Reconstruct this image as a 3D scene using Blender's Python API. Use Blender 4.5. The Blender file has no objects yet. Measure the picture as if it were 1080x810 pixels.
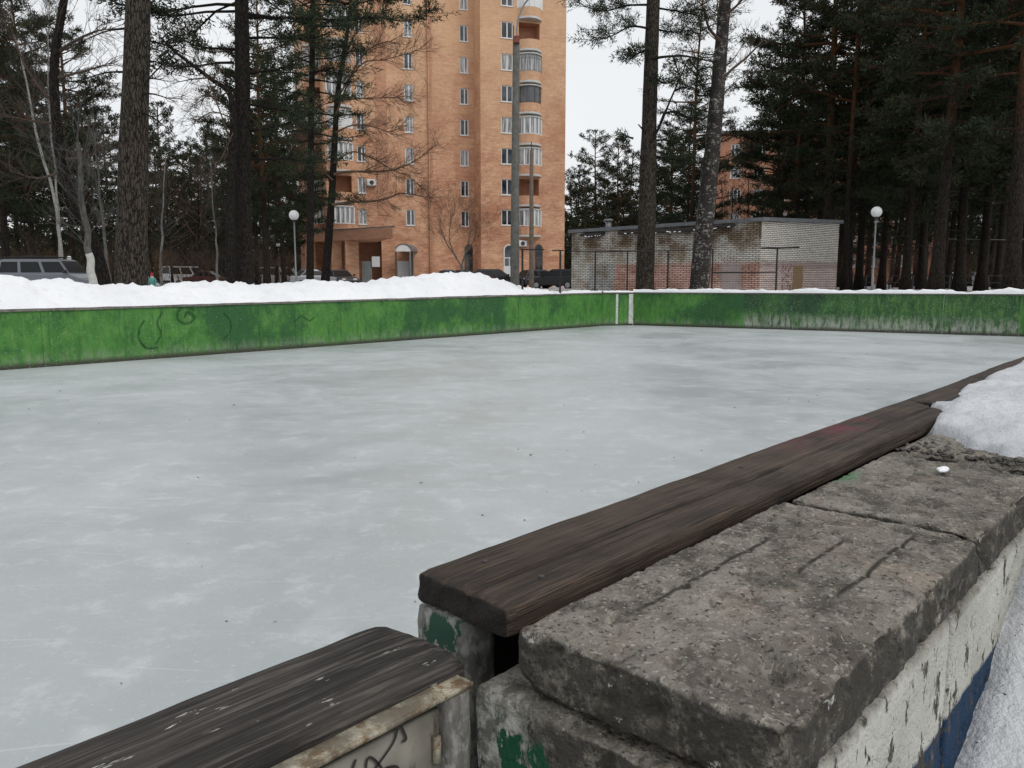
import bpy, math, random
import numpy as np
from mathutils import Vector, Matrix, noise as mn
C = bpy.context.scene.collection
R = math.radians
# ---------------------------------------------------------------- layout helpers
FPX, HC, HOR = 843.0, 1.65, 295.0
PITCH = math.atan((405 - HOR) / FPX)
O = np.array([-0.147, 1.194])                      # near end of the rink-side boards
ANG = R(47.8)
U = np.array([math.cos(ANG), math.sin(ANG)])       # along the near and left boards
V = np.array([math.sin(ANG), -math.cos(ANG)])      # outwards, away from the ice
def ray(x, y):
    u = (x - 540) / FPX; v = (405 - y) / FPX
    return np.array([u, math.cos(PITCH) + v * math.sin(PITCH), -math.sin(PITCH) + v * math.cos(PITCH)])
def at_d(x, y, D):
    d = ray(x, y); k = D / d[1]
    return Vector((d[0] * k, D, HC + d[2] * k))
def col_line(x, y, P, Q):                          # where the sight line over picture column x crosses the plan line PQ
    d = ray(x, y); P = np.array(P[:2]); Q = np.array(Q[:2]); e = Q - P
    n = np.array([e[1], -e[0]]); k = (P @ n) / (d[:2] @ n)
    return Vector((d[0] * k, d[1] * k, HC + d[2] * k))
def W(s, t, z=0.0):
    p = O + s * U + t * V
    return Vector((p[0], p[1], z))
def ST(x, y):
    d = np.array([x, y]) - O
    return float(d @ U), float(d @ V)
def smooth(x):
    x = max(0.0, min(1.0, x)); return x * x * (3 - 2 * x)
def gz(x, y):
    s, t = ST(x, y)
    d = max(-16.0 - t, t - 0.6, s - 27.2, -8 - s, 0.0)
    return -0.03 + 1.03 * smooth((d - 1.5) / 11.0)
GZ = 1.0
def interp(x, xs, ys): return float(np.interp(x, xs, ys))
def nz(p, s=1.0, o=0.0): return mn.noise(Vector((p[0] * s + o, p[1] * s + o * 1.7, p[2] * s - o)))
# ---------------------------------------------------------------- objects
def tag(o, label=None, cat=None, group=None, kind=None):
    if label: o['label'] = label
    if cat: o['category'] = cat
    if group: o['group'] = group
    if kind: o['kind'] = kind
    return o
def thing(name, label, cat, loc=(0, 0, 0), rz=0.0, group=None):
    o = bpy.data.objects.new(name, None); C.objects.link(o)
    o.location = loc; o.rotation_euler = (0, 0, rz); o.empty_display_size = .2
    return tag(o, label, cat, group)
def link(name, me, parent=None, loc=None):
    o = bpy.data.objects.new(name, me); C.objects.link(o)
    if parent is not None: o.parent = parent
    if loc is not None: o.location = loc
    return o
def copy_tree(o, parent=None):
    c = o.copy(); C.objects.link(c)
    if parent is not None: c.parent = parent
    for ch in list(o.children): copy_tree(ch, c)
    return c
class MB:
    def __init__(s): s.v = []; s.f = []; s.m = []; s.cur = 0
    def add(s, vs, fs):
        b = len(s.v); s.v += [tuple(p) for p in vs]
        s.f += [tuple(b + i for i in f) for f in fs]; s.m += [s.cur] * len(fs)
    def quad(s, a, b, c, d): s.add([a, b, c, d], [(0, 1, 2, 3)])
    def box(s, lo, hi):
        x0, y0, z0 = lo; x1, y1, z1 = hi
        s.add([(x0, y0, z0), (x1, y0, z0), (x1, y1, z0), (x0, y1, z0), (x0, y0, z1), (x1, y0, z1), (x1, y1, z1), (x0, y1, z1)],
              [(3, 2, 1, 0), (4, 5, 6, 7), (0, 1, 5, 4), (1, 2, 6, 5), (2, 3, 7, 6), (3, 0, 4, 7)])
    def tube(s, pts, rs, n=6, cap=True, wob=None):
        pts = [Vector(p) for p in pts]
        if not hasattr(rs, '__len__'): rs = [rs] * len(pts)
        b = len(s.v); prev = None
        for i, p in enumerate(pts):
            d = (pts[min(i + 1, len(pts) - 1)] - pts[max(i - 1, 0)])
            if d.length < 1e-9: d = Vector((0, 0, 1))
            d.normalize()
            if prev is None:
                ref = Vector((1, 0, 0)) if abs(d.x) < .9 else Vector((0, 1, 0))
                a = d.cross(ref).normalized()
            else:
                a = prev - d * prev.dot(d)
                a = a.normalized() if a.length > 1e-6 else d.orthogonal().normalized()
            prev = a; c = d.cross(a)
            for k in range(n):
                th = 2 * math.pi * k / n; r = rs[i]
                q = p + (a * math.cos(th) + c * math.sin(th)) * r
                if wob: q = p + (q - p) * wob(q, i)
                s.v.append(tuple(q))
        for i in range(len(pts) - 1):
            for k in range(n):
                k2 = (k + 1) % n
                s.f.append((b + i * n + k, b + i * n + k2, b + (i + 1) * n + k2, b + (i + 1) * n + k)); s.m.append(s.cur)
        if cap and n > 2:
            s.f.append(tuple(b + k for k in reversed(range(n)))); s.m.append(s.cur)
            e = b + (len(pts) - 1) * n
            s.f.append(tuple(e + k for k in range(n))); s.m.append(s.cur)
    def prism(s, poly, axis, lo, hi):              # polygon in the two other axes, extruded along axis (0,1,2)
        n = len(poly)
        def mk(p, w):
            q = list(p); q.insert(axis, w); return tuple(q)
        vs = [mk(p, lo) for p in poly] + [mk(p, hi) for p in poly]
        fs = [tuple(reversed(range(n))), tuple(range(n, 2 * n))]
        fs += [(i, (i + 1) % n, n + (i + 1) % n, n + i) for i in range(n)]
        s.add(vs, fs)
    def ball(s, c, r, nu=16, nv=10, sq=(1, 1, 1)):
        vs = []; fs = []
        for j in range(nv + 1):
            ph = math.pi * j / nv
            for i in range(nu):
                th = 2 * math.pi * i / nu
                vs.append((c[0] + r * sq[0] * math.sin(ph) * math.cos(th), c[1] + r * sq[1] * math.sin(ph) * math.sin(th), c[2] + r * sq[2] * math.cos(ph)))
        for j in range(nv):
            for i in range(nu):
                i2 = (i + 1) % nu
                fs.append((j * nu + i, (j + 1) * nu + i, (j + 1) * nu + i2, j * nu + i2))
        s.add(vs, fs)
    def mesh(s, name, mats, off=None, smooth=False):
        me = bpy.data.meshes.new(name)
        vs = s.v if off is None else [(p[0] - off[0], p[1] - off[1], p[2] - off[2]) for p in s.v]
        me.from_pydata(vs, [], s.f)
        if not isinstance(mats, (list, tuple)): mats = [mats]
        for m in mats: me.materials.append(m)
        if len(mats) > 1: me.polygons.foreach_set('material_index', s.m)
        if smooth: me.polygons.foreach_set('use_smooth', [True] * len(me.polygons))
        me.validate(); me.update()
        return me
    def build(s, name, mats, parent=None, off=None, smooth=False):
        return link(name, s.mesh(name, mats, off, smooth), parent)
def tri_mesh(name, V3, mat):                       # V3: (n,3,3) loose triangles
    n = len(V3); me = bpy.data.meshes.new(name)
    me.vertices.add(n * 3); me.vertices.foreach_set('co', V3.astype(np.float32).ravel())
    me.loops.add(n * 3); me.loops.foreach_set('vertex_index', np.arange(n * 3, dtype=np.int32))
    me.polygons.add(n); me.polygons.foreach_set('loop_start', np.arange(0, n * 3, 3, dtype=np.int32))
    me.materials.append(mat); me.update(calc_edges=True); me.validate()
    return me
def rbox(mb, lo, hi, res, r, disp=None):           # box with rounded edges, each side a fine grid, shaped by disp(p) -> p
    lo = Vector(lo); hi = Vector(hi); c = (lo + hi) / 2; h = (hi - lo) / 2
    ns = [max(2, int(math.ceil(2 * h[i] / res[i]))) for i in range(3)]
    idx = {}; vs = []; fs = []
    def vid(k):
        if k in idx: return idx[k]
        p = Vector([lo[i] + (hi[i] - lo[i]) * k[i] / ns[i] for i in range(3)]) - c
        q = Vector([max(-h[i] + r, min(h[i] - r, p[i])) for i in range(3)])
        d = p - q
        if d.length > 1e-9: p = q + d.normalized() * r
        p = p + c
        nrm = d.normalized() if d.length > 1e-9 else Vector((0, 0, 1))
        if disp: p = disp(p, nrm)
        idx[k] = len(vs); vs.append(p); return idx[k]
    for ax in range(3):
        a, b = (ax + 1) % 3, (ax + 2) % 3
        for side in (0, ns[ax]):
            for i in range(ns[a]):
                for j in range(ns[b]):
                    q = []
                    for (di, dj) in ((0, 0), (1, 0), (1, 1), (0, 1)):
                        k = [0, 0, 0]; k[ax] = side; k[a] = i + di; k[b] = j + dj; q.append(vid(tuple(k)))
                    fs.append(tuple(q) if side else tuple(reversed(q)))
    mb.add(vs, fs)
# ---------------------------------------------------------------- materials
class N:
    def __init__(s, name):
        s.mat = bpy.data.materials.new(name); s.mat.use_nodes = True
        s.nt = s.mat.node_tree; s.b = s.nt.nodes['Principled BSDF']; s.L = s.nt.links
    def n(s, t): return s.nt.nodes.new(t)
    def put(s, sock, val):
        if hasattr(val, 'is_linked') or hasattr(val, 'links'): s.L.new(val, sock)
        elif isinstance(val, (tuple, list)) and len(val) == 3 and sock.type == 'RGBA': sock.default_value = (*val, 1)
        else: sock.default_value = val
    def co(s, scale=(1, 1, 1), rnd=True):
        tc = s.n('ShaderNodeTexCoord'); v = tc.outputs['Object']
        if rnd:
            oi = s.n('ShaderNodeObjectInfo'); a = s.n('ShaderNodeVectorMath'); a.operation = 'ADD'
            m = s.n('ShaderNodeMath'); m.operation = 'MULTIPLY'; m.inputs[1].default_value = 37.0
            s.L.new(oi.outputs['Random'], m.inputs[0]); s.L.new(v, a.inputs[0]); s.L.new(m.outputs[0], a.inputs[1]); v = a.outputs[0]
        mp = s.n('ShaderNodeMapping'); mp.inputs['Scale'].default_value = scale; s.L.new(v, mp.inputs[0])
        return mp.outputs[0]
    def xyz(s, v=None):
        if v is None: v = s.n('ShaderNodeTexCoord').outputs['Object']
        x = s.n('ShaderNodeSeparateXYZ'); s.L.new(v, x.inputs[0]); return x.outputs
    def noise(s, v, scale, detail=4, rough=.55, dist=0):
        t = s.n('ShaderNodeTexNoise'); s.L.new(v, t.inputs['Vector'])
        t.inputs['Scale'].default_value = scale; t.inputs['Detail'].default_value = detail
        t.inputs['Roughness'].default_value = rough; t.inputs['Distortion'].default_value = dist
        return t.outputs[0]
    def vor(s, v, scale, feat='F1', rnd=1):
        t = s.n('ShaderNodeTexVoronoi'); t.feature = feat; s.L.new(v, t.inputs['Vector'])
        t.inputs['Scale'].default_value = scale; t.inputs['Randomness'].default_value = rnd
        return t.outputs['Distance']
    def ramp(s, f, lo, hi):                       # linear remap lo..hi -> 0..1, clamped
        t = s.n('ShaderNodeMapRange'); t.clamp = True; s.put(t.inputs[0], f)
        t.inputs[1].default_value = lo; t.inputs[2].default_value = hi
        return t.outputs[0]
    def mix(s, f, a, b):
        t = s.n('ShaderNodeMix'); t.data_type = 'RGBA'
        s.put(t.inputs[0], f); s.put(t.inputs[6], a); s.put(t.inputs[7], b); return t.outputs[2]
    def math(s, op, a, b=0.0):
        t = s.n('ShaderNodeMath'); t.operation = op; s.put(t.inputs[0], a); s.put(t.inputs[1], b); return t.outputs[0]
    def mul(s, *a):
        r = a[0]
        for b in a[1:]: r = s.math('MULTIPLY', r, b)
        return r
    def bump(s, h, strength=.5, dist=.02):
        t = s.n('ShaderNodeBump'); t.inputs['Strength'].default_value = strength; t.inputs['Distance'].default_value = dist
        s.L.new(h, t.inputs['Height']); s.L.new(t.outputs[0], s.b.inputs['Normal'])
    def out(s, col, rough=.8, metal=0.0, spec=.3):
        s.put(s.b.inputs['Base Color'], col); s.put(s.b.inputs['Roughness'], rough)
        s.b.inputs['Metallic'].default_value = metal; s.b.inputs['Specular IOR Level'].default_value = spec
        return s.mat
def plain(name, col, var=.25, scale=6, rough=.7, metal=0, spec=.3, bump=0):
    n = N(name); v = n.co(); f = n.noise(v, scale, 5)
    a = tuple(c * (1 - var) for c in col); b = tuple(min(1, c * (1 + var)) for c in col)
    if bump: n.bump(f, bump, .02)
    return n.out(n.mix(n.ramp(f, .3, .7), a, b), rough, metal, spec)
M = {}
# snow
n = N('snow'); v = n.co(rnd=False)
f1 = n.noise(v, .8, 6); f2 = n.noise(v, 14, 5, .65); f3 = n.noise(v, 55, 3)
col = n.mix(n.ramp(f1, .35, .7), (.84, .85, .87), (.76, .775, .80))
col = n.mix(n.mul(n.ramp(f2, .58, .72), .55), col, (.56, .55, .53))
col = n.mix(n.mul(n.ramp(n.noise(v, 3.2, 7, .72), .55, .68), .4), col, (.62, .625, .63))
col = n.mix(n.ramp(f3, .74, .78), col, (.16, .13, .10))
n.bump(n.math('ADD', f2, n.mul(f3, .25)), .45, .03); M['snow'] = n.out(col, .75, 0, .25)
# older, greyer snow lying on the near blocks
n = N('old_snow'); v = n.co(rnd=False)
f1 = n.noise(v, 3.0, 6, .6); f2 = n.noise(v, 34, 5, .7); f3 = n.noise(n.co((1, 1, 1), False), 95, 2); f4 = n.noise(v, 12, 4)
col = n.mix(n.ramp(f1, .35, .68), (.60, .615, .635), (.45, .465, .485))
col = n.mix(n.mul(n.ramp(f2, .56, .72), .6), col, (.36, .36, .37))
col = n.mix(n.mul(n.ramp(f3, .70, .75), n.ramp(f4, .45, .55)), col, (.05, .045, .04))
n.bump(n.math('ADD', n.math('ADD', f2, n.mul(f3, .3)), f4), .7, .02); M['old_snow'] = n.out(col, .6, 0, .35)
# ground outside the rink: trodden snow with mud and needles
n = N('trodden_snow'); v = n.co(rnd=False)
f1 = n.noise(v, .16, 6, .6); f2 = n.noise(v, 1.3, 6, .65)
col = n.mix(n.ramp(f1, .42, .58), (.70, .71, .73), (.36, .34, .32))
col = n.mix(n.ramp(f2, .50, .64), col, (.13, .11, .09))
n.bump(f2, .4, .05); M['ground'] = n.out(col, .85)
# ice
n = N('ice'); v = n.co(rnd=False)
a1 = n.noise(v, .16, 4, .6); a2 = n.noise(v, .55, 9, .72, .5); a3 = n.noise(v, 9, 6, .7); a4 = n.noise(v, 60, 3); a6 = n.noise(v, 3.2, 8, .75)
lump = n.noise(v, 28, 5, .75)
col = n.mix(n.ramp(a1, .35, .65), (.355, .388, .396), (.435, .468, .474))
col = n.mix(n.mul(n.ramp(a2, .50, .70), .34), col, (.61, .635, .65))
col = n.mix(n.mul(n.ramp(a2, .46, .32), .18), col, (.37, .40, .41))
col = n.mix(n.mul(n.ramp(a6, .53, .66), .42), col, (.62, .645, .66))
col = n.mix(n.mul(n.ramp(a6, .46, .36), .35), col, (.36, .38, .38))
col = n.mix(n.mul(n.ramp(lump, .58, .70), .45), col, (.70, .715, .725))
col = n.mix(n.mul(n.ramp(n.noise(n.co((3, 3, 1), False), 11, 5, .75), .60, .70), .55), col, (.30, .315, .31))
col = n.mix(n.mul(n.ramp(a4, .63, .73), n.ramp(a6, .45, .6), .5), col, (.25, .25, .245))
for ang, sc, th in ((.5, 1.0, .0045), (-.9, .8, .004), (1.9, .9, .004)):           # thin skate cuts
    mp = n.n('ShaderNodeMapping'); mp.inputs['Rotation'].default_value = (0, 0, ang); mp.inputs['Scale'].default_value = (.16 * sc, 1.5 * sc, 1); n.L.new(n.co(rnd=False), mp.inputs[0])
    cut = n.vor(mp.outputs[0], 1.3, 'DISTANCE_TO_EDGE'); col = n.mix(n.mul(n.ramp(cut, th * 1.6, th * .4), n.ramp(n.noise(mp.outputs[0], 3, 4, .7), .50, .62), .25), col, (.70, .715, .725))
rg = n.math('ADD', n.mul(n.ramp(n.math('ADD', a2, n.mul(n.math('SUBTRACT', a1, .5), .8)), .36, .58), .30), .30)
n.bump(n.math('ADD', n.mul(a3, 1.0), n.math('ADD', n.mul(a4, .3), n.mul(a6, .8))), .20, .012); M['ice'] = n.out(col, rg, 0, .4)
# green board paint (height read from local z: bottom wears through)
def green(name, worn, dark=(.014, .075, .022), lo=(.018, .095, .018), hi=(.085, .26, .043)):
    n = N(name); v = n.co((1, 1, .25), False); vi = n.co((1, 1, 1), False); z = n.xyz()[2]
    p = n.noise(n.co((1, 1, .7), False), 2.1, 7, .72, .5); q = n.noise(n.co((1, 1, .22), False), 9, 6, .7); w = n.noise(vi, 7, 6, .7); big = n.noise(vi, .55, 3)
    st = n.noise(n.co((1, 1, .05), False), 22, 3, .6)
    col = n.mix(n.ramp(p, .32, .68), lo, hi)
    col = n.mix(n.mul(n.ramp(q, .50, .64), .7), col, (.105, .240, .055))
    col = n.mix(n.mul(n.ramp(n.noise(vi, 4.5, 7, .75), .54, .64), .6), col, (.115, .25, .05))
    col = n.mix(n.mul(n.ramp(n.math('ADD', big, n.mul(n.math('SUBTRACT', w, .5), .35)), .50, .60), .8), col, dark)
    col = n.mix(n.mul(n.ramp(w, .56, .66), .55), col, (.03, .13, .035))
    col = n.mix(n.mul(n.ramp(st, .60, .72), .5), col, (.012, .06, .016))
    low = n.ramp(n.math('ADD', z, n.mul(w, -.35 - .25 * worn)), .12 + .16 * worn, -.16 + .05 * worn)
    col = n.mix(n.mul(low, n.ramp(q, .40, .56), .35 + .6 * worn), col, (.33, .35, .30))
    col = n.mix(n.mul(n.ramp(n.math('ADD', z, n.mul(q, -.14)), .06, -.03), .9), col, (.035, .03, .02))
    fl = n.noise(vi, 26, 4, .7)
    col = n.mix(n.mul(n.ramp(fl, .62 - .06 * worn, .66), n.ramp(w, .40, .6), .8), col, (.42, .46, .40))
    n.bump(n.math('ADD', q, st), .4, .01); return n.out(col, .5, 0, .35)
M['green'] = green('green_board_paint', .1); M['green_worn'] = green('worn_green_board_paint', 1.0, (.010, .045, .018), (.011, .055, .016), (.045, .145, .030))
M['graffiti'] = plain('faded_dark_graffiti', (.018, .085, .024), .6, 14, .55)
M['white_stripe'] = plain('flaking_white_stripe', (.52, .54, .50), .35, 20, .7)
# weathered wood, grain along local x
def wood(name, lo, hi, flake=0.0, pink=False):
    n = N(name); g = n.noise(n.co((1.2, 26, 26), False), 2.4, 6, .65, .4); h = n.noise(n.co((2, 90, 60), False), 2, 4, .7); v = n.co(rnd=False); k = n.noise(v, 5, 5, .6)
    col = n.mix(n.ramp(g, .34, .66), lo, hi)
    col = n.mix(n.mul(n.ramp(h, .55, .66), .8), col, tuple(c * .35 for c in lo))
    col = n.mix(n.mul(n.ramp(k, .48, .66), .65), col, tuple(c * .55 for c in lo))
    col = n.mix(n.mul(n.ramp(n.noise(v, 2.2, 4), .52, .64), .35), col, tuple(c * 1.5 for c in hi))
    cr = n.noise(n.co((.7, 60, 40), False), 2.1, 5, .6)
    col = n.mix(n.ramp(cr, .62, .66), col, (.005, .004, .003))
    kn = n.vor(n.co((1.6, 7, 7), False), 2.2); col = n.mix(n.mul(n.ramp(kn, .10, .04), .8), col, tuple(c * .5 for c in lo))
    gs = n.noise(n.co((3, 150, 110), False), 1.5, 3, .6); col = n.mix(n.mul(n.ramp(gs, .56, .66), .55), col, tuple(min(1, c * 1.9) for c in hi))
    if flake:
        f = n.noise(n.co((9, 46, 30), False), 1.6, 4, .7); m = n.noise(v, 6, 3)
        col = n.mix(n.mul(n.ramp(f, .65, .67), n.ramp(m, .46, .56), flake), col, (.50, .49, .44))
        cg = n.noise(n.co((1.0, 34, 30), False), 1.6, 5, .65, 1.2); col = n.mix(n.mul(n.ramp(cg, .53, .62), n.ramp(k, .38, .58), .65), col, (.135, .12, .105))
    if pink is not None:
        yy = n.xyz()[1]; wv = n.noise(n.co((1.4, 1, 1), False), 2.2, 4, .6)
        ck = n.mul(n.ramp(n.math('ABSOLUTE', n.math('ADD', n.math('ADD', yy, .118), n.mul(n.math('SUBTRACT', wv, .5), .02))), .0065, .0028), n.ramp(n.noise(n.co(rnd=False), 3, 3), .36, .46)) if pink else 0.0
        if pink: col = n.mix(ck, col, (.008, .006, .005))
    if pink:
        x = n.xyz(); wob = n.noise(v, 9, 4, .7)
        mk = n.mul(n.ramp(n.math('ABSOLUTE', n.math('SUBTRACT', x[0], 1.62)), .42, .1), n.ramp(n.math('ADD', x[1], n.mul(wob, .16)), -.03, .03), n.ramp(wob, .42, .60))
        col = n.mix(n.mul(mk, .7), col, (.13, .022, .034))
    on = n.xyz(n.n('ShaderNodeTexCoord').outputs['Normal'])[0]; col = n.mix(n.mul(n.ramp(n.math('ABSOLUTE', on), .55, .9), .8), col, tuple(c * .35 for c in lo))     # wet end grain
    n.bump(n.math('ADD', n.math('ADD', g, n.mul(h, .6)), n.mul(cr, -1.2)), .75, .006); return n.out(col, .72, 0, .3)
M['plank'] = wood('dark_brown_weathered_wood', (.017, .013, .010), (.066, .045, .032), pink=True)
M['gate_plank'] = wood('grey_weathered_wood', (.015, .013, .012), (.058, .050, .044), .95)
# concrete
def concrete(name, paint=None):
    n = N(name); v = n.co(rnd=False); P = n.xyz()
    a = n.noise(v, 4.2, 6, .62); b = n.noise(v, 42, 5, .7); c = n.vor(v, 75); d = n.noise(v, 15, 6, .72); e = n.noise(v, 110, 3, .6)
    col = n.mix(n.ramp(a, .34, .66), (.108, .096, .080), (.25, .232, .20))
    col = n.mix(n.mul(n.ramp(b, .52, .66), .7), col, (.33, .30, .255))
    col = n.mix(n.mul(n.ramp(d, .51, .60), .8), col, (.070, .061, .050))
    col = n.mix(n.mul(n.ramp(n.noise(v, 8, 5, .6), .56, .68), .45), col, (.22, .165, .13))
    col = n.mix(n.mul(n.ramp(n.noise(v, 6.5, 7, .75), .53, .64), .75), col, (.058, .050, .040))
    col = n.mix(n.mul(n.ramp(e, .585, .65), .85), col, (.040, .036, .031))
    col = n.mix(n.mul(n.ramp(n.noise(v, 150, 2, .5), .62, .68), .6), col, (.40, .38, .34))
    col = n.mix(n.mul(n.ramp(c, .20, .10), n.ramp(d, .42, .56)), col, (.035, .032, .028))
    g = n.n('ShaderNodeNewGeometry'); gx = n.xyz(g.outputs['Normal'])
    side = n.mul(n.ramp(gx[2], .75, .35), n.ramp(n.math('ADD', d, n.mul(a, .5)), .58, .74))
    grime_shade = n.noise(v, 24, 6, .75)
    col = n.mix(n.mul(n.ramp(gx[2], .75, .35), n.ramp(grime_shade, .66, .50), .9), col, (.040, .037, .032))  # black stain on the steep faces, with their shade painted in
    if paint is None:
        wt = n.noise(v, 30, 2, .8)
        col = n.mix(n.mul(n.ramp(n.noise(v, 21, 5, .75), .645, .68), n.ramp(gx[2], .8, .3), .8), col, (.50, .49, .45))
        # straight dark form marks on the top and a green paint spot
        for (y0, s0, s1) in ((-.315, .10, .60), (-.42, .40, .68), (-.505, .34, .80)):
            wob = n.math('ADD', P[1], n.mul(n.math('SUBTRACT', a, .5), .022))
            mk = n.mul(n.ramp(n.math('ABSOLUTE', n.math('SUBTRACT', wob, y0)), .0065, .002), n.ramp(P[0], s0, s0 + .06), n.ramp(P[0], s1, s1 - .05), n.ramp(b, .34, .46))
            col = n.mix(n.mul(mk, .92), col, (.028, .024, .02))
        sx = n.math('SUBTRACT', P[0], 1.14); sy = n.math('ADD', P[1], .245)
        r2 = n.math('SQRT', n.math('ADD', n.mul(sx, sx, .16), n.mul(sy, sy)))
        col = n.mix(n.mul(n.ramp(n.math('ADD', r2, n.mul(d, .04)), .055, .032), .55), col, (.07, .22, .10))
    else:
        flk = n.noise(n.co((1, 1, .45), False), 34, 6, .72); fl2 = n.noise(v, 5, 4)
        keep = n.ramp(n.math('ADD', flk, n.mul(fl2, .30)), .745, .715)
        zz = n.math('ADD', P[2], n.mul(n.math('SUBTRACT', fl2, .5), .03))
        topw = n.ramp(n.math('ADD', zz, n.mul(flk, .03)), 1.112, 1.090)
        pc = n.mix(n.ramp(n.noise(v, 3, 5), .4, .65), (.50, .50, .455), (.36, .36, .32))
        pc = n.mix(n.ramp(zz, .918, .908), pc, (.016, .040, .085))
        front = n.ramp(gx[2], 2, 3)
        ff = n.ramp(P[0], .03, .0)      # the end face: mostly bare, with green dabs
        fg = n.mul(n.math('SUBTRACT', n.noise(n.co((1, 1, .4), False), 40, 5, .7), .5), .10); gm = n.mul(ff, n.ramp(n.math('ABSOLUTE', n.math('ADD', n.math('ABSOLUTE', n.math('ADD', P[1], .262)), n.math('ADD', fg, -.026))), .019, .015), n.ramp(n.math('ADD', zz, fg), 1.052, 1.046))
        keep2 = n.math('SUBTRACT', keep, n.mul(ff, n.ramp(n.math('ADD', n.mul(P[1], -1), n.mul(d, .12)), .30, .37)))
        col = n.mix(n.mul(n.ramp(keep2, 0, 1), topw), col, pc); col = n.mix(n.mul(ff, n.ramp(grime_shade, .56, .44), .75), col, (.06, .055, .046)); col = n.mix(gm, col, (.014, .085, .045))
    n.bump(n.math('ADD', n.math('ADD', n.mul(b, .8), n.mul(d, 1.0)), n.math('ADD', n.mul(e, .5), n.mul(n.ramp(c, 0, .3), .3))), .9, .010)
    return n.out(col, .9, 0, .2)
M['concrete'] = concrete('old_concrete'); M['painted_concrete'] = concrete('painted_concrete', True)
n = N('old_white_board_paint'); v = n.co(rnd=False); P = n.xyz()
f = n.noise(n.co((1, 1, .5), False), 24, 6, .7); g = n.noise(v, 7, 4)
col = n.mix(n.ramp(g, .4, .65), (.30, .285, .245), (.15, .14, .118))
col = n.mix(n.mul(n.ramp(f, .56, .64), .9), col, (.075, .062, .045))
M['old_white'] = n.out(col, .65)
n = N('post_paint'); v = n.co((1, 1, .45), False); P = n.xyz(); f = n.noise(v, 48, 5, .65); g = n.noise(n.co(rnd=False), 9, 4)
col = n.mix(n.ramp(f, .35, .65), (.20, .195, .18), (.085, .08, .07))
f2 = n.noise(n.co((1, 1, .55), False), 60, 5, .7)
col = n.mix(n.mul(n.ramp(f2, .50, .60), .8), col, (.30, .30, .28))
gm = n.mul(n.ramp(n.math('ADD', n.math('ABSOLUTE', n.math('ADD', P[1], .052)), n.mul(n.math('SUBTRACT', f2, .5), .09)), .033, .029), n.ramp(n.math('ADD', P[2], n.mul(n.math('SUBTRACT', f2, .5), -.13)), 1.088, 1.094), n.ramp(n.math('ADD', P[2], n.mul(n.math('SUBTRACT', f2, .5), .07)), 1.143, 1.138))
col = n.mix(gm, col, (.012, .055, .034)); M['post'] = n.out(col, .65)
M['rusty'] = None
n = N('rusty_painted_iron'); v = n.co(rnd=False); f = n.noise(v, 34, 6, .75); g = n.noise(v, 11, 5, .7)
col = n.mix(n.ramp(f, .47, .58), (.34, .315, .24), (.13, .070, .028)); col = n.mix(n.mul(n.ramp(g, .46, .58), .85), col, (.10, .085, .062))
M['rusty'] = n.out(col, .6, 0, .4)
M['scribble'] = plain('black_marker', (.035, .032, .03), .6, 30, .7)
M['grey_rail'] = plain('grey_wood_rail', (.16, .15, .135), .4, 12, .85)
M['black_iron'] = plain('black_painted_iron', (.018, .016, .015), .3, 20, .5)
M['pole'] = plain('grey_concrete_pole', (.105, .103, .093), .3, 7, .85)
M['wood_pole'] = plain('brown_timber_pole', (.12, .095, .075), .3, 8, .85)
M['whitewash'] = plain('whitewash', (.52, .52, .49), .2, 12, .85)
M['lamp_glass'] = plain('opal_lamp_globe', (.80, .81, .82), .04, 5, .3, 0, .5)
M['grey_metal'] = plain('grey_metal', (.22, .225, .23), .15, 10, .45, .3, .5)
M['dark_metal'] = plain('dark_metal', (.05, .05, .052), .2, 10, .5)
M['white_frame'] = plain('white_window_frame', (.72, .73, .73), .06, 8, .5)
M['brown_frame'] = plain('brown_window_frame', (.12, .085, .06), .2, 8, .6)
n = N('window_glass'); n.b.inputs['IOR'].default_value = 1.5; f = n.noise(n.co(), .9, 2)
M['glass'] = n.out(n.mix(n.ramp(f, .35, .65), (.014, .017, .020), (.09, .10, .11)), .06, 0, .7)
n = N('curtained_glass'); f = n.noise(n.co((7, 7, .6)), 1.1, 3)
M['curtain'] = n.out(n.mix(n.ramp(f, .38, .62), (.13, .135, .14), (.50, .50, .49)), .12, 0, .6)
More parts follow.
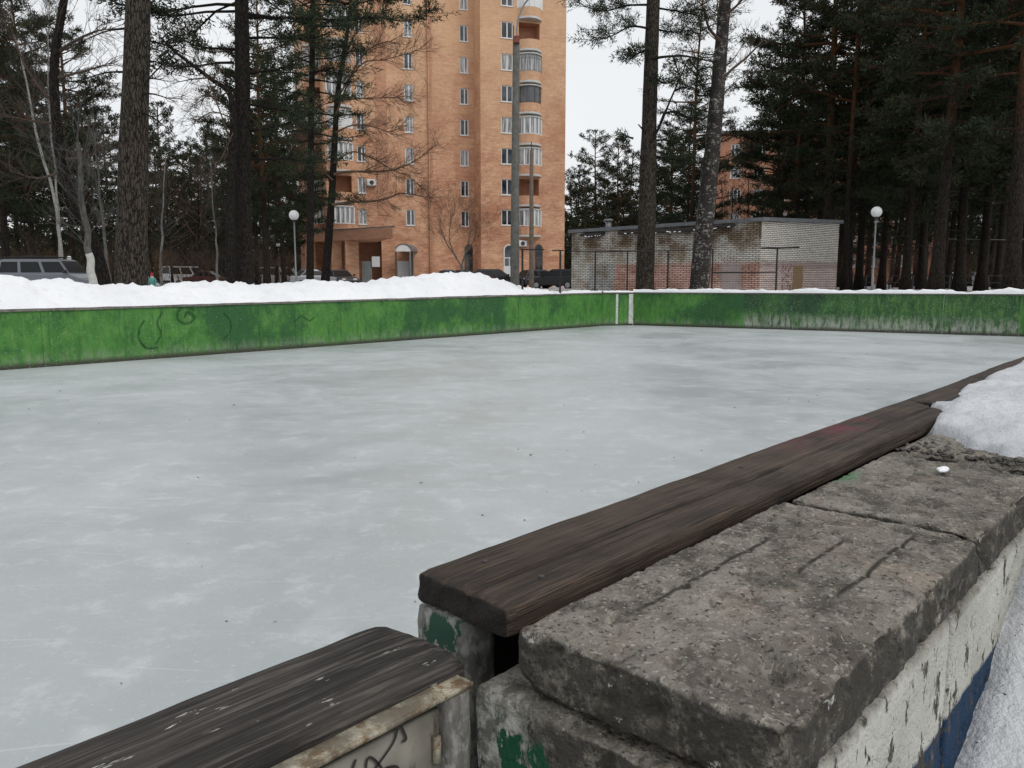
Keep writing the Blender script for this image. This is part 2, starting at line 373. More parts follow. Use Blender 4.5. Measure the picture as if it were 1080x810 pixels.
def brick(name, c1, c2, mort, tint1, tint2, scale=1.0, tintscale=.12):
    n = N(name); tc = n.n('ShaderNodeTexCoord'); v = tc.outputs['UV']
    b = n.n('ShaderNodeTexBrick'); n.L.new(v, b.inputs['Vector']); b.inputs['Scale'].default_value = 1.0
    b.inputs['Brick Width'].default_value = .25 * scale; b.inputs['Row Height'].default_value = .077 * scale; b.inputs['Mortar Size'].default_value = .011 * scale
    n.put(b.inputs['Color1'], c1); n.put(b.inputs['Color2'], c2); n.put(b.inputs['Mortar'], mort)
    mp = n.n('ShaderNodeMapping'); mp.inputs['Scale'].default_value = (1, 1.6, 1); n.L.new(v, mp.inputs[0])
    t = n.noise(mp.outputs[0], tintscale, 6, .68); t2 = n.noise(mp.outputs[0], .62, 8, .85)
    mp2 = n.n('ShaderNodeMapping'); mp2.inputs['Scale'].default_value = (.9, 4.6, 1); n.L.new(v, mp2.inputs[0]); rows = n.noise(mp2.outputs[0], 1.0, 4, .8)
    mx = n.n('ShaderNodeMix'); mx.data_type = 'RGBA'; mx.blend_type = 'MULTIPLY'; mx.inputs[0].default_value = 1
    n.L.new(b.outputs['Color'], mx.inputs[6]); n.L.new(n.mix(n.ramp(n.math('ADD', n.math('ADD', t, n.mul(n.math('SUBTRACT', t2, .5), 1.0)), n.mul(n.math('SUBTRACT', rows, .5), .75)), .34, .66), tint1, tint2), mx.inputs[7])
    n.bump(b.outputs['Fac'], -.3, .01)
    return n, mx.outputs[2], v
n, c, v = brick('orange_brick', (.52, .235, .14), (.68, .365, .22), (.50, .37, .27), (.80, .66, .62), (1.18, 1.24, 1.20), 1.0, .16)
xz = n.xyz(v)
yel = n.ramp(n.math('ADD', n.mul(xz[1], .034), n.mul(n.noise(v, .16, 5, .7), .9)), .74, 1.35)
c = n.mix(n.mul(yel, .6), c, (.68, .46, .28)); M['brick'] = n.out(c, .85)
n, c, v = brick('red_orange_brick', (.46, .205, .125), (.58, .285, .175), (.44, .31, .22), (.9, .85, .85), (1.1, 1.1, 1.05)); M['brick_red'] = n.out(c, .85)
n, c, v = brick('far_brick', (.42, .18, .105), (.48, .23, .14), (.28, .2, .15), (.85, .8, .8), (1.1, 1.1, 1.1)); M['brick_far'] = n.out(c, .85)
# ---------------------------------------------------------------- more materials
def shed_brick(name, long_wall):
    n = N(name); tc = n.n('ShaderNodeTexCoord'); v = tc.outputs['UV']; P = n.xyz(v)
    b = n.n('ShaderNodeTexBrick'); n.L.new(v, b.inputs['Vector']); b.inputs['Scale'].default_value = 1
    b.inputs['Brick Width'].default_value = .30; b.inputs['Row Height'].default_value = .088; b.inputs['Mortar Size'].default_value = .017; b.inputs['Mortar Smooth'].default_value = .2
    n.put(b.inputs['Color1'], (.74, .72, .67)); n.put(b.inputs['Color2'], (.58, .56, .51)); n.put(b.inputs['Mortar'], (.13, .12, .105))
    b.offset = .5
    q = n.noise(v, 1.1, 6, .65); w = n.noise(v, .35, 4); e = n.noise(v, 6, 4, .7)
    col = b.outputs['Color']
    def tint(col, f, c): 
        t = n.n('ShaderNodeMix'); t.data_type = 'RGBA'; t.blend_type = 'MULTIPLY'; n.put(t.inputs[0], f); n.L.new(col, t.inputs[6]); n.put(t.inputs[7], c); return t.outputs[2]
    x = n.math('ADD', P[0], n.mul(n.math('SUBTRACT', q, .5), .5)); z = n.math('ADD', P[1], n.mul(n.math('SUBTRACT', q, .5), .35))
    if long_wall:
        col = tint(col, n.mul(n.ramp(z, 1.9, 2.9), n.ramp(q, .32, .54), .9), (.36, .29, .22))
        col = tint(col, n.ramp(q, .44, .62), (.62, .52, .42)); col = tint(col, n.mul(n.ramp(e, .52, .66), .7), (.5, .47, .44))
        low = n.ramp(z, 1.92, 1.78)
        pk = n.mul(low, n.ramp(x, 2.6, 2.75))
        bl = n.mul(low, n.ramp(x, 1.0, 1.1), n.ramp(x, 2.75, 2.6))
        col = tint(col, pk, (1.0, .66, .61)); col = tint(col, bl, (.72, .76, .82))
        gy = n.mul(low, n.ramp(x, 8.4, 8.7), n.ramp(x, 9.7, 9.5)); col = n.mix(n.mul(gy, .6), col, (.36, .35, .36))
    else:
        low = n.ramp(z, 1.80, 1.68)
        col = tint(col, n.ramp(q, .55, .7), (.80, .77, .72))
        col = tint(col, n.mul(low, .9), (.92, .76, .76))
        col = n.mix(n.mul(n.ramp(z, 2.0, 1.9), n.ramp(z, 1.5, 1.65), n.ramp(e, .3, .5), .7), col, (.24, .16, .15))
        ye = n.mul(low, n.ramp(x, 2.75, 2.8), n.ramp(x, 3.75, 3.7)); col = n.mix(n.mul(ye, .85), col, (.21, .135, .055))
        br = n.mul(low, n.ramp(x, 1.25, 1.3), n.ramp(x, 1.5, 1.45)); col = n.mix(n.mul(br, .7), col, (.19, .10, .08))
        sc = n.mul(low, n.ramp(x, 1.8, 1.85), n.ramp(x, 2.75, 2.7), n.ramp(e, .50, .54)); col = n.mix(n.mul(sc, .75), col, (.13, .045, .05))
    n.bump(b.outputs['Fac'], -.5, .02)
    return n.out(col, .9)
M['shed_long'] = shed_brick('painted_white_brick_long', True); M['shed_gable'] = shed_brick('painted_white_brick_gable', False)
M['roof_felt'] = plain('grey_roof_sheet', (.15, .16, .17), .25, 5, .7)
M['burnt'] = plain('rotten_dark_eaves', (.03, .027, .024), .4, 5, .9)
def bark(name, plate, furrow, sx=1.0, orange=None, sp=1.0):
    n = N(name); v = n.co((13 * sx, 13 * sx, 2.6 * sx)); wn = n.n('ShaderNodeTexNoise'); n.L.new(v, wn.inputs['Vector']); wn.inputs['Scale'].default_value = 1.6; wn.inputs['Detail'].default_value = 4
    wa = n.n('ShaderNodeVectorMath'); wa.operation = 'MULTIPLY_ADD'; n.L.new(wn.outputs['Color'], wa.inputs[0]); wa.inputs[1].default_value = (1.3, 1.3, 1.3); n.L.new(v, wa.inputs[2]); d = n.vor(wa.outputs[0], 1.5, 'DISTANCE_TO_EDGE'); f = n.noise(v, 1.0, 6, .7, 1.2); fine = n.noise(n.co((30, 30, 9)), 1, 4, .7)
    h = n.math('ADD', n.ramp(d, .0, .14), n.mul(n.math('SUBTRACT', f, .5), .9))
    p2 = n.mix(n.ramp(fine, .35, .65), tuple(c * .7 for c in plate), tuple(c * 1.3 for c in plate))
    col = n.mix(n.ramp(h, .18, .62), furrow, p2)
    if orange:
        z = n.xyz()[2]; col = n.mix(n.ramp(n.math('ADD', z, n.mul(f, 2.5)), orange[0], orange[1]), col, n.mix(n.ramp(fine, .4, .6), (.17, .080, .036), (.09, .045, .024)))
    n.bump(n.math('ADD', h, n.mul(fine, .3)), 1.0, .035); return n.out(col, .92, 0, .15)
M['pine_bark'] = bark('furrowed_pine_bark', (.066, .055, .045), (.010, .008, .007))
M['dark_bark'] = bark('dark_bark', (.030, .025, .022), (.008, .007, .006), 1.2)
M['forest_bark'] = bark('forest_pine_bark', (.040, .032, .026), (.010, .008, .007), 1.0, (7.0, 11.0))
M['twig'] = plain('bare_brown_twigs', (.075, .052, .040), .35, 3, .9)
M['red_twig'] = plain('reddish_brown_twigs', (.115, .070, .045), .3, 3, .9)
n = N('birch_bark'); f = n.noise(n.co((5, 5, 22)), 1.1, 5, .7); g = n.noise(n.co((1.6, 1.6, 1.6)), 1.5, 5, .7); z = n.xyz()[2]
k = n.math('ADD', g, n.mul(n.math('SUBTRACT', f, .5), .9))
col = n.mix(n.ramp(k, .48, .58), (.016, .013, .012), (.27, .262, .24)); M['old_birch'] = n.out(n.mix(n.ramp(n.noise(n.co(), 9, 4), .40, .52), col, (.03, .025, .022)), .85)
n.bump(k, .6, .03)
n = N('young_birch_bark'); f = n.noise(n.co((4, 4, 26)), 1.1, 4, .7)
M['birch'] = n.out(n.mix(n.ramp(f, .56, .64), (.27, .265, .25), (.03, .027, .025)), .8)
def needles(name, a, b):
    n = N(name); f = n.noise(n.co(), .9, 4, .6); g = n.noise(n.co(), 5, 3)
    col = n.mix(n.ramp(n.math('ADD', n.mul(f, .7), n.mul(g, .3)), .36, .64), a, b)
    n.bump(g, .1); return n.out(col, .65, 0, .2)
M['needles'] = needles('pine_needles', (.012, .021, .010), (.035, .048, .022))
M['needles2'] = needles('brownish_pine_needles', (.016, .023, .011), (.046, .052, .026))
def paint(name, col, rough=.28, metal=.25): return plain(name, col, .06, 2, rough, metal, .5)
M['tyre'] = plain('tyre_rubber', (.02, .02, .02), .2, 20, .85)
M['rim'] = plain('grey_wheel_rim', (.30, .30, .31), .1, 10, .4, .6, .5)
M['car_glass'] = plain('car_glass', (.010, .012, .014), .2, 2, .3, 0, .25)
M['red_light'] = plain('red_tail_lamp', (.35, .02, .02), .1, 10, .3)
M['head_light'] = plain('clear_head_lamp', (.6, .6, .6), .1, 10, .2)
M['black_plastic'] = plain('black_plastic', (.025, .025, .026), .2, 10, .6)
# ---------------------------------------------------------------- trees
class Tufts:                                       # needle tufts gathered, then made into blades in one go
    def __init__(s): s.p = []; s.d = []
    def add(s, p, d): s.p.append(tuple(p)); s.d.append(tuple(d))
    def mesh(s, name, mat, seed, nb=9, L=.30, w=.034):
        rs = np.random.RandomState(seed); P = np.array(s.p, float); D = np.array(s.d, float)
        D /= np.linalg.norm(D, axis=1)[:, None] + 1e-9
        P = np.repeat(P, nb, 0); D = np.repeat(D, nb, 0); k = len(P)
        r = rs.normal(size=(k, 3)); r /= np.linalg.norm(r, axis=1)[:, None]
        d = D * .75 + r * .95; d[:, 2] += .12; d /= np.linalg.norm(d, axis=1)[:, None]
        l = L * rs.uniform(.65, 1.25, k)[:, None]
        side = np.cross(d, rs.normal(size=(k, 3))); side /= np.linalg.norm(side, axis=1)[:, None]
        base = P + rs.normal(size=(k, 3)) * .05
        tip = base + d * l; mid = base + d * l * .35
        t = np.stack([mid - side * w, mid + side * w, tip], 1)
        return tri_mesh(name, t, mat)
def pine_branch(wood, tf, p, az, L, elev, rad, rng, dens=1.0):
    p = Vector(p); d = Vector((math.cos(az) * math.cos(elev), math.sin(az) * math.cos(elev), math.sin(elev)))
    pts = [p]; seg = 5
    for i in range(seg):
        d = d + Vector((rng.gauss(0, .13), rng.gauss(0, .13), rng.gauss(0, .10) + (.07 if i > 1 else -.05))); d.normalize()
        pts.append(pts[-1] + d * (L / seg))
    wood.tube(pts, [rad * (1 - .8 * i / seg) for i in range(seg + 1)], 4, False)
    nt = max(5, int(L * 6.0 * dens))
    for k in range(nt):
        f = rng.uniform(.28, 1.0) if k else 1.0
        i = min(seg - 1, int(f * seg)); q = pts[i].lerp(pts[i + 1], f * seg - i)
        bd = (pts[i + 1] - pts[i]).normalized()
        a = rng.uniform(-1.3, 1.3); ca, sa = math.cos(a), math.sin(a)
        td = Vector((bd.x * ca - bd.y * sa, bd.x * sa + bd.y * ca, bd.z * .6 + rng.uniform(-.12, .38))).normalized()
        tl = L * rng.uniform(.12, .30) * (1.15 - .6 * f) + .18
        e = q + td * tl
        wood.tube([q, e], [rad * .22 + .004, .005], 3, False)
        m = max(2, int(tl / .17 * dens))
        for j in range(m):
            g = (j + 1) / m; tf.add(q.lerp(e, g) + Vector((rng.gauss(0, .05), rng.gauss(0, .05), rng.gauss(0, .04))), td)
def trunk_wob(seed, a=.10):
    def w(q, i): return 1 + a * mn.noise(Vector((q.x * 3.0 + seed, q.y * 3.0, q.z * 1.1)))
    return w
def pine_proto(seed, H, r0, c0, spread, nb, mats, dens=1.0, blade=(9, .30, .034), lean=0.0, dead=6):
    rng = random.Random(seed); wood = MB(); tf = Tufts(); tr = MB()
    lx, ly = rng.uniform(-lean, lean), rng.uniform(-lean, lean); ph = rng.uniform(0, 6)
    ax = lambda z: Vector((lx * z / H + .10 * math.sin(z * .45 + ph) * z / H, ly * z / H + .08 * math.cos(z * .38 + ph) * z / H, z))
    n = 16; zs = [H * i / n for i in range(n + 1)]
    rr = [r0 * (1.0 - .80 * (z / H) ** .9) * (1 + .45 * math.exp(-z / .35)) for z in zs]
    tr.tube([ax(z) for z in zs], rr, 9, True, trunk_wob(seed))
    for k in range(dead):
        z = rng.uniform(c0 * .45, c0 * 1.1); az = rng.uniform(0, 6.28); L = rng.uniform(.5, 1.8)
        p = ax(z); q = p + Vector((math.cos(az), math.sin(az), rng.uniform(-.25, .25))) * L
        wood.tube([p, p.lerp(q, .5) + Vector((0, 0, rng.uniform(-.1, .1))), q], [.03, .02, .006], 4, False)
    for k in range(nb):
        f = (k + rng.uniform(0, .9)) / nb; z = c0 + (H - c0) * f
        prof = (math.sin(min(1, f * 1.6 + .22) * math.pi / 2)) * (1 - f ** 2.2) ** .6 + .08
        L = spread * prof * rng.uniform(.55, 1.15); az = k * 2.4 + rng.gauss(0, .5)
        pine_branch(wood, tf, ax(z), az, max(.5, L), rng.uniform(-.10, .35) + .5 * f ** 3, .028 + .012 * L, rng, dens)
    return tr.mesh('pine_trunk', mats[0], None, True), wood.mesh('pine_limbs', mats[0]), tf.mesh('pine_crown', mats[1], seed, *blade)
def place_pine(proto, loc, rz, sc, label, group, name='pine_tree'):
    t = thing(name, label, 'tree', loc, rz, group); t.scale = (sc, sc, sc * random.Random(int(loc[0] * 91 + loc[1] * 7)).uniform(.94, 1.08))
    link('trunk', proto[0], t); link('limbs', proto[1], t); link('crown', proto[2], t); return t
def bare_grow(mb, p, d, L, r, lv, rng, up=.12, spread=.75, kids=3):
    pts = [Vector(p)]; d = Vector(d).normalized(); n = 4 if lv else 3
    for i in range(n):
        d = (d + Vector((rng.gauss(0, .16), rng.gauss(0, .16), rng.gauss(0, .12) + up * .5))).normalized(); pts.append(pts[-1] + d * L / n)
    mb.tube(pts, [max(.0035, r * (1 - .65 * i / n)) for i in range(n + 1)], 5 if r > .05 else (4 if r > .02 else 3), False)
    if lv <= 0: return
    for k in range(kids):
        f = rng.uniform(.3, 1.0); i = min(n - 1, int(f * n)); q = pts[i].lerp(pts[i + 1], f * n - i)
        r3 = Vector((rng.gauss(0, 1), rng.gauss(0, 1), rng.gauss(0, .7))).normalized()
        bare_grow(mb, q, (d + r3 * spread * rng.uniform(.6, 1.3) + Vector((0, 0, up))).normalized(), L * rng.uniform(.42, .68), r * .45, lv - 1, rng, up, spread, kids)
def bare_proto(seed, H, r0, lv, kids, mats, c0=.3, spread=.75):
    rng = random.Random(seed); tr = MB(); cr = MB(); n = 10
    ph = rng.uniform(0, 6); ax = lambda z: Vector((.25 * math.sin(z * .3 + ph) * z / H * 1.5, .2 * math.cos(z * .27 + ph) * z / H, z))
    zs = [H * .86 * i / n for i in range(n + 1)]
    tr.tube([ax(z) for z in zs], [r0 * (1 - .85 * z / H) * (1 + .3 * math.exp(-z / .3)) for z in zs], 7, True, trunk_wob(seed))
    m = int(H * 2.2)
    for k in range(m):
        z = H * (c0 + (.86 - c0) * k / m); az = k * 2.4 + rng.gauss(0, .4)
        bare_grow(cr, ax(z), (math.cos(az), math.sin(az), .55 + .6 * k / m), H * .24 * (1.15 - .6 * k / m), r0 * .34 * (1 - .6 * k / m), lv, rng, .14, spread, kids)
    return tr.mesh('bare_trunk', mats[0], None, True), cr.mesh('bare_crown', mats[1])
def shrub_proto(seed, H, mats):
    rng = random.Random(seed); cr = MB()
    for k in range(7):
        az = rng.uniform(0, 6.28); bare_grow(cr, (rng.uniform(-.15, .15), rng.uniform(-.15, .15), -.1), (math.cos(az) * .45, math.sin(az) * .45, 1), H * rng.uniform(.5, .75), .022, 3, rng, .15, .8, 4)
    return cr.mesh('bare_shrub', mats[0])
def along(pts, f):
    ls = [(pts[i + 1] - pts[i]).length for i in range(len(pts) - 1)]; s = f * sum(ls)
    for i, l in enumerate(ls):
        if s <= l or i == len(ls) - 1: return pts[i].lerp(pts[i + 1], min(1, s / l)), (pts[i + 1] - pts[i]).normalized()
        s -= l
def spline(pts, sub=4):
    out = []; n = len(pts)
    for i in range(n - 1):
        p0, p1, p2, p3 = pts[max(0, i - 1)], pts[i], pts[i + 1], pts[min(n - 1, i + 2)]
        for k in range(sub):
            t = k / sub
            out.append(.5 * ((2 * p1) + (p2 - p0) * t + (2 * p0 - 5 * p1 + 4 * p2 - p3) * t * t + (3 * p1 - p0 - 3 * p2 + p3) * t ** 3))
    out.append(pts[-1]); return out
def path_px(pts, D, dd=None):
    return [at_d(x, y, D + (dd[i] if dd else 0)) for i, (x, y) in enumerate(pts)]
def twigs(mb, pts, n, L, r, lv, rng, f0=.2, kids=3, up=.05):
    for k in range(n):
        p, d = along(pts, rng.uniform(f0, 1.0))
        r3 = Vector((rng.gauss(0, 1), rng.gauss(0, 1), rng.gauss(0, .9))).normalized()
        bare_grow(mb, p, d + r3 * .9, L * rng.uniform(.5, 1.2), r, lv, rng, up, .8, kids)
def taper(pts, r0, r1, flare=.3):
    n = len(pts) - 1
    return [(r0 + (r1 - r0) * i / n) * (1 + flare * math.exp(-(pts[i].z - pts[0].z) / .4)) for i in range(n + 1)]
def to_ground(pts, base_z=None):                  # extend a trunk path down to the ground
    p, q = pts[0], pts[1]; g = gz(p.x, p.y) if base_z is None else base_z
    d = (p - q).normalized()
    if p.z > g + .02: pts = [Vector((p.x + d.x * (p.z - g) * .3, p.y, g - .05))] + pts
    return pts
# ================================================================= THE RINK
def rz(p): return Vector((p[0], p[1], 0))
Lb0, Lb1 = W(-7.0, -15.72), W(22.75, -16.03)               # left boards, seen face
Cb = W(23.85, -15.46)                                       # short corner board
Rb1 = W(27.45, .06)
# ice sheet (fine enough for a very slight unevenness)
poly = [W(-7, .02), W(27.4, .1), Vector((Cb.x, Cb.y, 0)), Vector((Lb1.x, Lb1.y, 0)), Vector((Lb0.x, Lb0.y, 0))]
mb = MB(); mb.add([(p.x, p.y, 0) for p in poly], [(0, 1, 2, 3, 4)])
tag(mb.build('ice', M['ice']), kind='structure')
# ground: one sheet to the horizon
def axis(lo, hi):
    out = []; x = lo
    while x < hi:
        out.append(x); x += 1.5 if -30 < x < 45 else (6 if -90 < x < 140 else 40)
    out.append(hi); return out
xs = axis(-420, 420); ys = axis(-120, 700)
mb = MB(); mb.v = [(x, y, gz(x, y)) for y in ys for x in xs]; nx = len(xs)
mb.f = [(j * nx + i, j * nx + i + 1, (j + 1) * nx + i + 1, (j + 1) * nx + i) for j in range(len(ys) - 1) for i in range(nx - 1)]; mb.m = [0] * len(mb.f)
tag(mb.build('ground', M['ground'], None, None, True), kind='structure')
def board_wall(label, P, Q, th, h, mat, panels, out, snow_h, seed, stripes=(), cap='grey_rail', hQ=None, group=None):
    """boards from P to Q on the ice side; `out` points away from the ice"""
    P = Vector((P[0], P[1], 0)); Q = Vector((Q[0], Q[1], 0)); e = (Q - P); L = e.length; e.normalize()
    root = thing('rink_boards', label, 'rink boards', tuple(P), math.atan2(e.y, e.x), group)
    sgn = 1 if Vector((-e.y, e.x, 0)).dot(out) > 0 else -1
    rng = random.Random(seed); hQ = hQ or h
    hh = lambda x: h + (hQ - h) * x / L
    for k in range(panels):
        x0, x1 = L * k / panels, L * (k + 1) / panels; mb = MB(); off = sgn * rng.uniform(0, .008)
        n = max(3, int((x1 - x0) / .25)); low = []
        for i in range(n + 1):
            x = x0 + .003 + (x1 - x0 - .006) * i / n; zb = -.02 + (.03 * rng.random() if i % 2 else 0)
            low.append((x, zb))
        vs = []; fs = []
        for (x, zb) in low:
            w = .006 * math.sin(x * 2.1 + seed)
            for (y, z) in ((off + w, zb), (off + w, hh(x) - .012), (sgn * th, hh(x) - .012), (sgn * th, -.1)): vs.append((x, y, z))
        for i in range(n):
            for j in range(4):
                a, b = i * 4 + j, i * 4 + (j + 1) % 4; fs.append((a, b, b + 4, a + 4))
        fs += [(0, 1, 2, 3), (n * 4 + 3, n * 4 + 2, n * 4 + 1, n * 4)]
        mb.add(vs, fs); mb.build('board_panel', mat if not isinstance(mat, list) else mat[k % len(mat)], root)
    mb = MB(); n = max(2, int(L / .6)); vs = []; fs = []
    for i in range(n + 1):
        x = L * i / n; d = .010 * rng.random(); z = hh(x) + .012 * rng.random() - .006
        for (y, zz) in ((-sgn * (.025 + d), z - .012), (-sgn * (.025 + d), z + .028), (sgn * (th + .05), z + .028), (sgn * (th + .05), z - .012)): vs.append((x, y, zz))
    for i in range(n):
        for j in range(4):
            a, b = i * 4 + j, i * 4 + (j + 1) % 4; fs.append((a, b, b + 4, a + 4))
    fs += [(0, 1, 2, 3), (n * 4 + 3, n * 4 + 2, n * 4 + 1, n * 4)]
    mb.add(vs, fs); mb.build('top_rail', M[cap], root)
    for (x0, w, m) in stripes:
        mb = MB(); ya, yb = sorted((-sgn * .015, sgn * .03)); mb.box((x0, ya, .06), (x0 + w, yb, hh(x0) - .03)); mb.build('painted_stripe', M[m], root)
    k = int(L / 2.4)
    for i in range(k + 1):
        x = min(L - .06, .05 + i * 2.4); mb = MB(); mb.box((x - .04, sgn * th if sgn > 0 else -th - .09, -.1), (x + .04, th + .09 if sgn > 0 else -th, hh(x) - .02)); mb.build('post', M['grey_rail'], root)
    if snow_h:
        mb = MB(); n = int(L / .08); m = 7; vs = []; fs = []
        for i in range(n + 1):
            x = L * i / n; a = mn.noise(Vector((x * .9, seed, 0))); b = mn.noise(Vector((x * 4.5, seed, 3)))
            wob = max(.12, 1 + .75 * a + .45 * b); wd = .5 * (th + .12) * (1 + .12 * b); cy = sgn * (th * .5 + .005)
            for j in range(m):
                t = math.pi * j / (m - 1); yy = cy - sgn * math.cos(t) * wd
                vs.append((x, yy, hh(x) + .027 + snow_h * wob * (math.sin(t) ** .6) * (1 + .25 * mn.noise(Vector((x * 7, j * .8, seed))))))
        for i in range(n):
            for j in range(m - 1): a = i * m + j; fs.append((a, a + 1, a + m + 1, a + m) if sgn > 0 else (a, a + m, a + m + 1, a + 1))
        mb.add(vs, fs); o = mb.build('snow_ridge', M['snow'], None, None, True); o.location = root.location; o.rotation_euler = root.rotation_euler
        tag(o, kind='stuff')
    return root, e, L, sgn
Vv = Vector((V[0], V[1], 0)); Uv = Vector((U[0], U[1], 0))
lw, e, L, sg = board_wall('long green painted rink boards under the snow bank at the left', Lb0, Lb1, .07, 1.02, M['green'], 13, -Vv, 0, 3, hQ=1.17)
# faded loops of graffiti on the left boards
mb = MB()
def stroke(pts, w):                                        # pts (x along the boards, z); a thin painted ribbon lying on the face
    P = spline([Vector((p[0], 0, p[1])) for p in pts], 6)
    for i in range(len(P) - 1):
        d = (P[i + 1] - P[i]).normalized(); nn = Vector((-d.z, 0, d.x)) * w * .5
        mb.quad(*(tuple(Vector((q.x, -sg * .0135, q.z))) for q in (P[i] - nn, P[i] + nn, P[i + 1] + nn, P[i + 1] - nn)))
def lx(px, py): 
    q = col_line(px, py, Lb0, Lb1); return ((q - Vector((Lb0.x, Lb0.y, 0))).dot(e), q.z)
for pts, w in (([(152, 338), (147, 347), (147, 358), (155, 367), (166, 366)], .03), ([(172, 328), (166, 340), (170, 352), (164, 362)], .022),
               ([(206, 327), (196, 323), (188, 328), (188, 337), (197, 341), (205, 336), (202, 330), (196, 330), (195, 335)], .025), ([(236, 330), (243, 338), (243, 350), (236, 357)], .022), ([(310, 340), (318, 333), (326, 338), (332, 334)], .02)):
    stroke([lx(*p) for p in pts], w)
g = mb.build('graffiti', M['graffiti'], lw); 
cw, _, cL, _ = board_wall('short green corner board with white painted stripes', Lb1, Cb, .07, 1.17, M['green'], 1, (Uv - Vv).normalized(), .05, 5, stripes=((.52, .09, 'white_stripe'), (1.05, .17, 'white_stripe')))
fw, _, _, _ = board_wall('far green rink boards, worn pale along the foot, with a snow covered rail', Cb, Rb1, .07, 1.17, [M['green'], M['green'], M['green_worn'], M['green_worn'], M['green_worn'], M['green_worn']], 8, Uv, .11, 9, hQ=1.22)
# near boards (rink side): posts and sheets under the brown cap plank
M['dark_board'] = plain('shade_dark_board', (.030, .026, .021), .4, 8, .8)  # board colour kept near-black to paint in the shade of the gap
nb = thing('rink_boards', 'near rink boards with a peeling end post under a thick brown plank', 'rink boards', (O[0], O[1], 0), ANG)
mb = MB()
rbox(mb, (.0, -.105, -.05), (.07, .008, 1.149), (.02, .02, .03), .012, lambda p, nn: p + nn * .002 * nz(p, 30)); mb.build('post', M['post'], nb, None, True)
for k in range(11):
    mb = MB(); mb.box((.072 + 2.45 * k, -.06, -.05), (.072 + 2.45 * (k + 1) - .006, -.004, 1.148)); mb.build('board_panel', M['dark_board'], nb)
    mb = MB(); mb.box((2.3 + 2.45 * k, -.105, -.1), (2.38 + 2.45 * k, -.062, 1.148)); mb.build('post', M['grey_rail'], nb)
def plank_disp(seed, groove=None, warp=.003, amp=.0014):
    def f(p, nn):
        q = Vector((p.x * 2.2, p.y * 16, p.z * 16 + seed)); a = mn.noise(q)
        up = max(0, nn.z)
        d = amp * a + amp * .8 * mn.noise(Vector((p.x * 5, p.y * 60, p.z * 40 + seed))) + .0012 * mn.noise(Vector((p.x * 14, p.y * 14, p.z * 14 + seed))) - .004 * max(0, mn.noise(Vector((p.x * 6, p.y * 9, p.z * 9 + seed))) - .35)
        r = p + nn * d; r.z += warp * mn.noise(Vector((p.x * 1.1 + seed, p.y * 3, 0)))
        if groove is not None and up > .5:
            gw = abs(p.y - groove - .006 * mn.noise(Vector((p.x * 2.5, seed, 0))))
            if gw < .010: r.z -= .014 * (1 - gw / .010) * (.35 + .65 * (mn.noise(Vector((p.x * 1.5, seed + 4, 0))) > -.25))
        return r
    return f
mb = MB()
def d1(p, nn, f=plank_disp(2, -.118)):
    r = f(p, nn)
    r.x += max(0, p.x - 1.9) / .5 * (.25 * (1 - max(0, min(1, -p.y / .2))) - .08)       # worn slanting far end
    if p.x < .12: r.x += .007 * mn.noise(Vector((p.y * 22, p.z * 40, 1))) * (1 - p.x / .12) - .012 * (-p.y / .2) * (1 - p.x / .12)
    return r
rbox(mb, (0, -.199, 1.151), (2.32, .004, 1.201), (.022, .0055, .007), .011, d1); mb.build('cap_plank', M['plank'], nb, None, True)
mb = MB()
rbox(mb, (2.47, -.16, 1.143), (6.5, .02, 1.190), (.05, .012, .012), .009, lambda p, nn, f=plank_disp(7, None, .008): f(p, nn) + Vector((0, .02 * (p.x - 2.6) / 2.4, 0))); mb.build('cap_plank', M['plank'], nb, None, True)
mb = MB()
rbox(mb, (6.53, -.13, 1.149), (27.2, .07, 1.195), (.2, .04, .03), .009, plank_disp(8, None, .02)); mb.build('cap_plank', M['plank'], nb, None, True)
# nail heads in the near plank, each a part of it
pk = [o for o in nb.children if o.name.startswith('cap_plank')][0]
for (x, y) in ((.10, -.05), (.11, -.16), (.98, -.055), (1.0, -.15), (1.86, -.06)):
    mb = MB(); mb.tube([(x, y, 1.196), (x, y, 1.2035)], [.0055, .0045], 8); mb.build('nail', M['dark_metal'], pk)
# gate
gt = thing('rink_gate', 'pale peeling rink gate with a rounded grey plank on top', 'gate', (O[0], O[1], 0), ANG)
mb = MB()
def d2(p, nn, f=plank_disp(4, None, .002, .0016)):
    r = f(p, nn); k = max(0, (-p.y - .125) / .055); r.z -= .013 * k * k * (1 if p.z > 1.11 else 0)
    if p.x > -.17:
        kk = (p.x + .17) / .09; r.x -= .012 * kk * max(0, (p.y + .10) / .10); r.z -= .004 * kk * kk * (nn.z > .2)
    return r
rbox(mb, (-1.9, -.181, 1.100), (-.070, -.014, 1.153), (.02, .006, .007), .012, d2); mb.build('cap_plank', M['gate_plank'], gt, None, True)
mb = MB(); ir = lambda p, nn: p + nn * .0012 * nz(p, 40)
rbox(mb, (-1.9, -.207, 1.122), (-.088, -.174, 1.129), (.03, .012, .005), .003, ir)
rbox(mb, (-1.9, -.2105, 1.1215), (-.088, -.2075, 1.1285), (.03, .003, .008), .001, ir); mb.build('angle_rail', M['rusty'], gt, None, True)
mb = MB(); rbox(mb, (-1.9, -.187, -.0), (-.120, -.176, 1.098), (.06, .006, .05), .003, ir); mb.build('panel', M['old_white'], gt, None, True)
mb = MB(); rbox(mb, (-.128, -.209, -.02), (-.092, -.170, 1.1205), (.012, .02, .03), .004, ir); mb.build('stile', M['post'], gt, None, True)
mb = MB()
rng = random.Random(12)
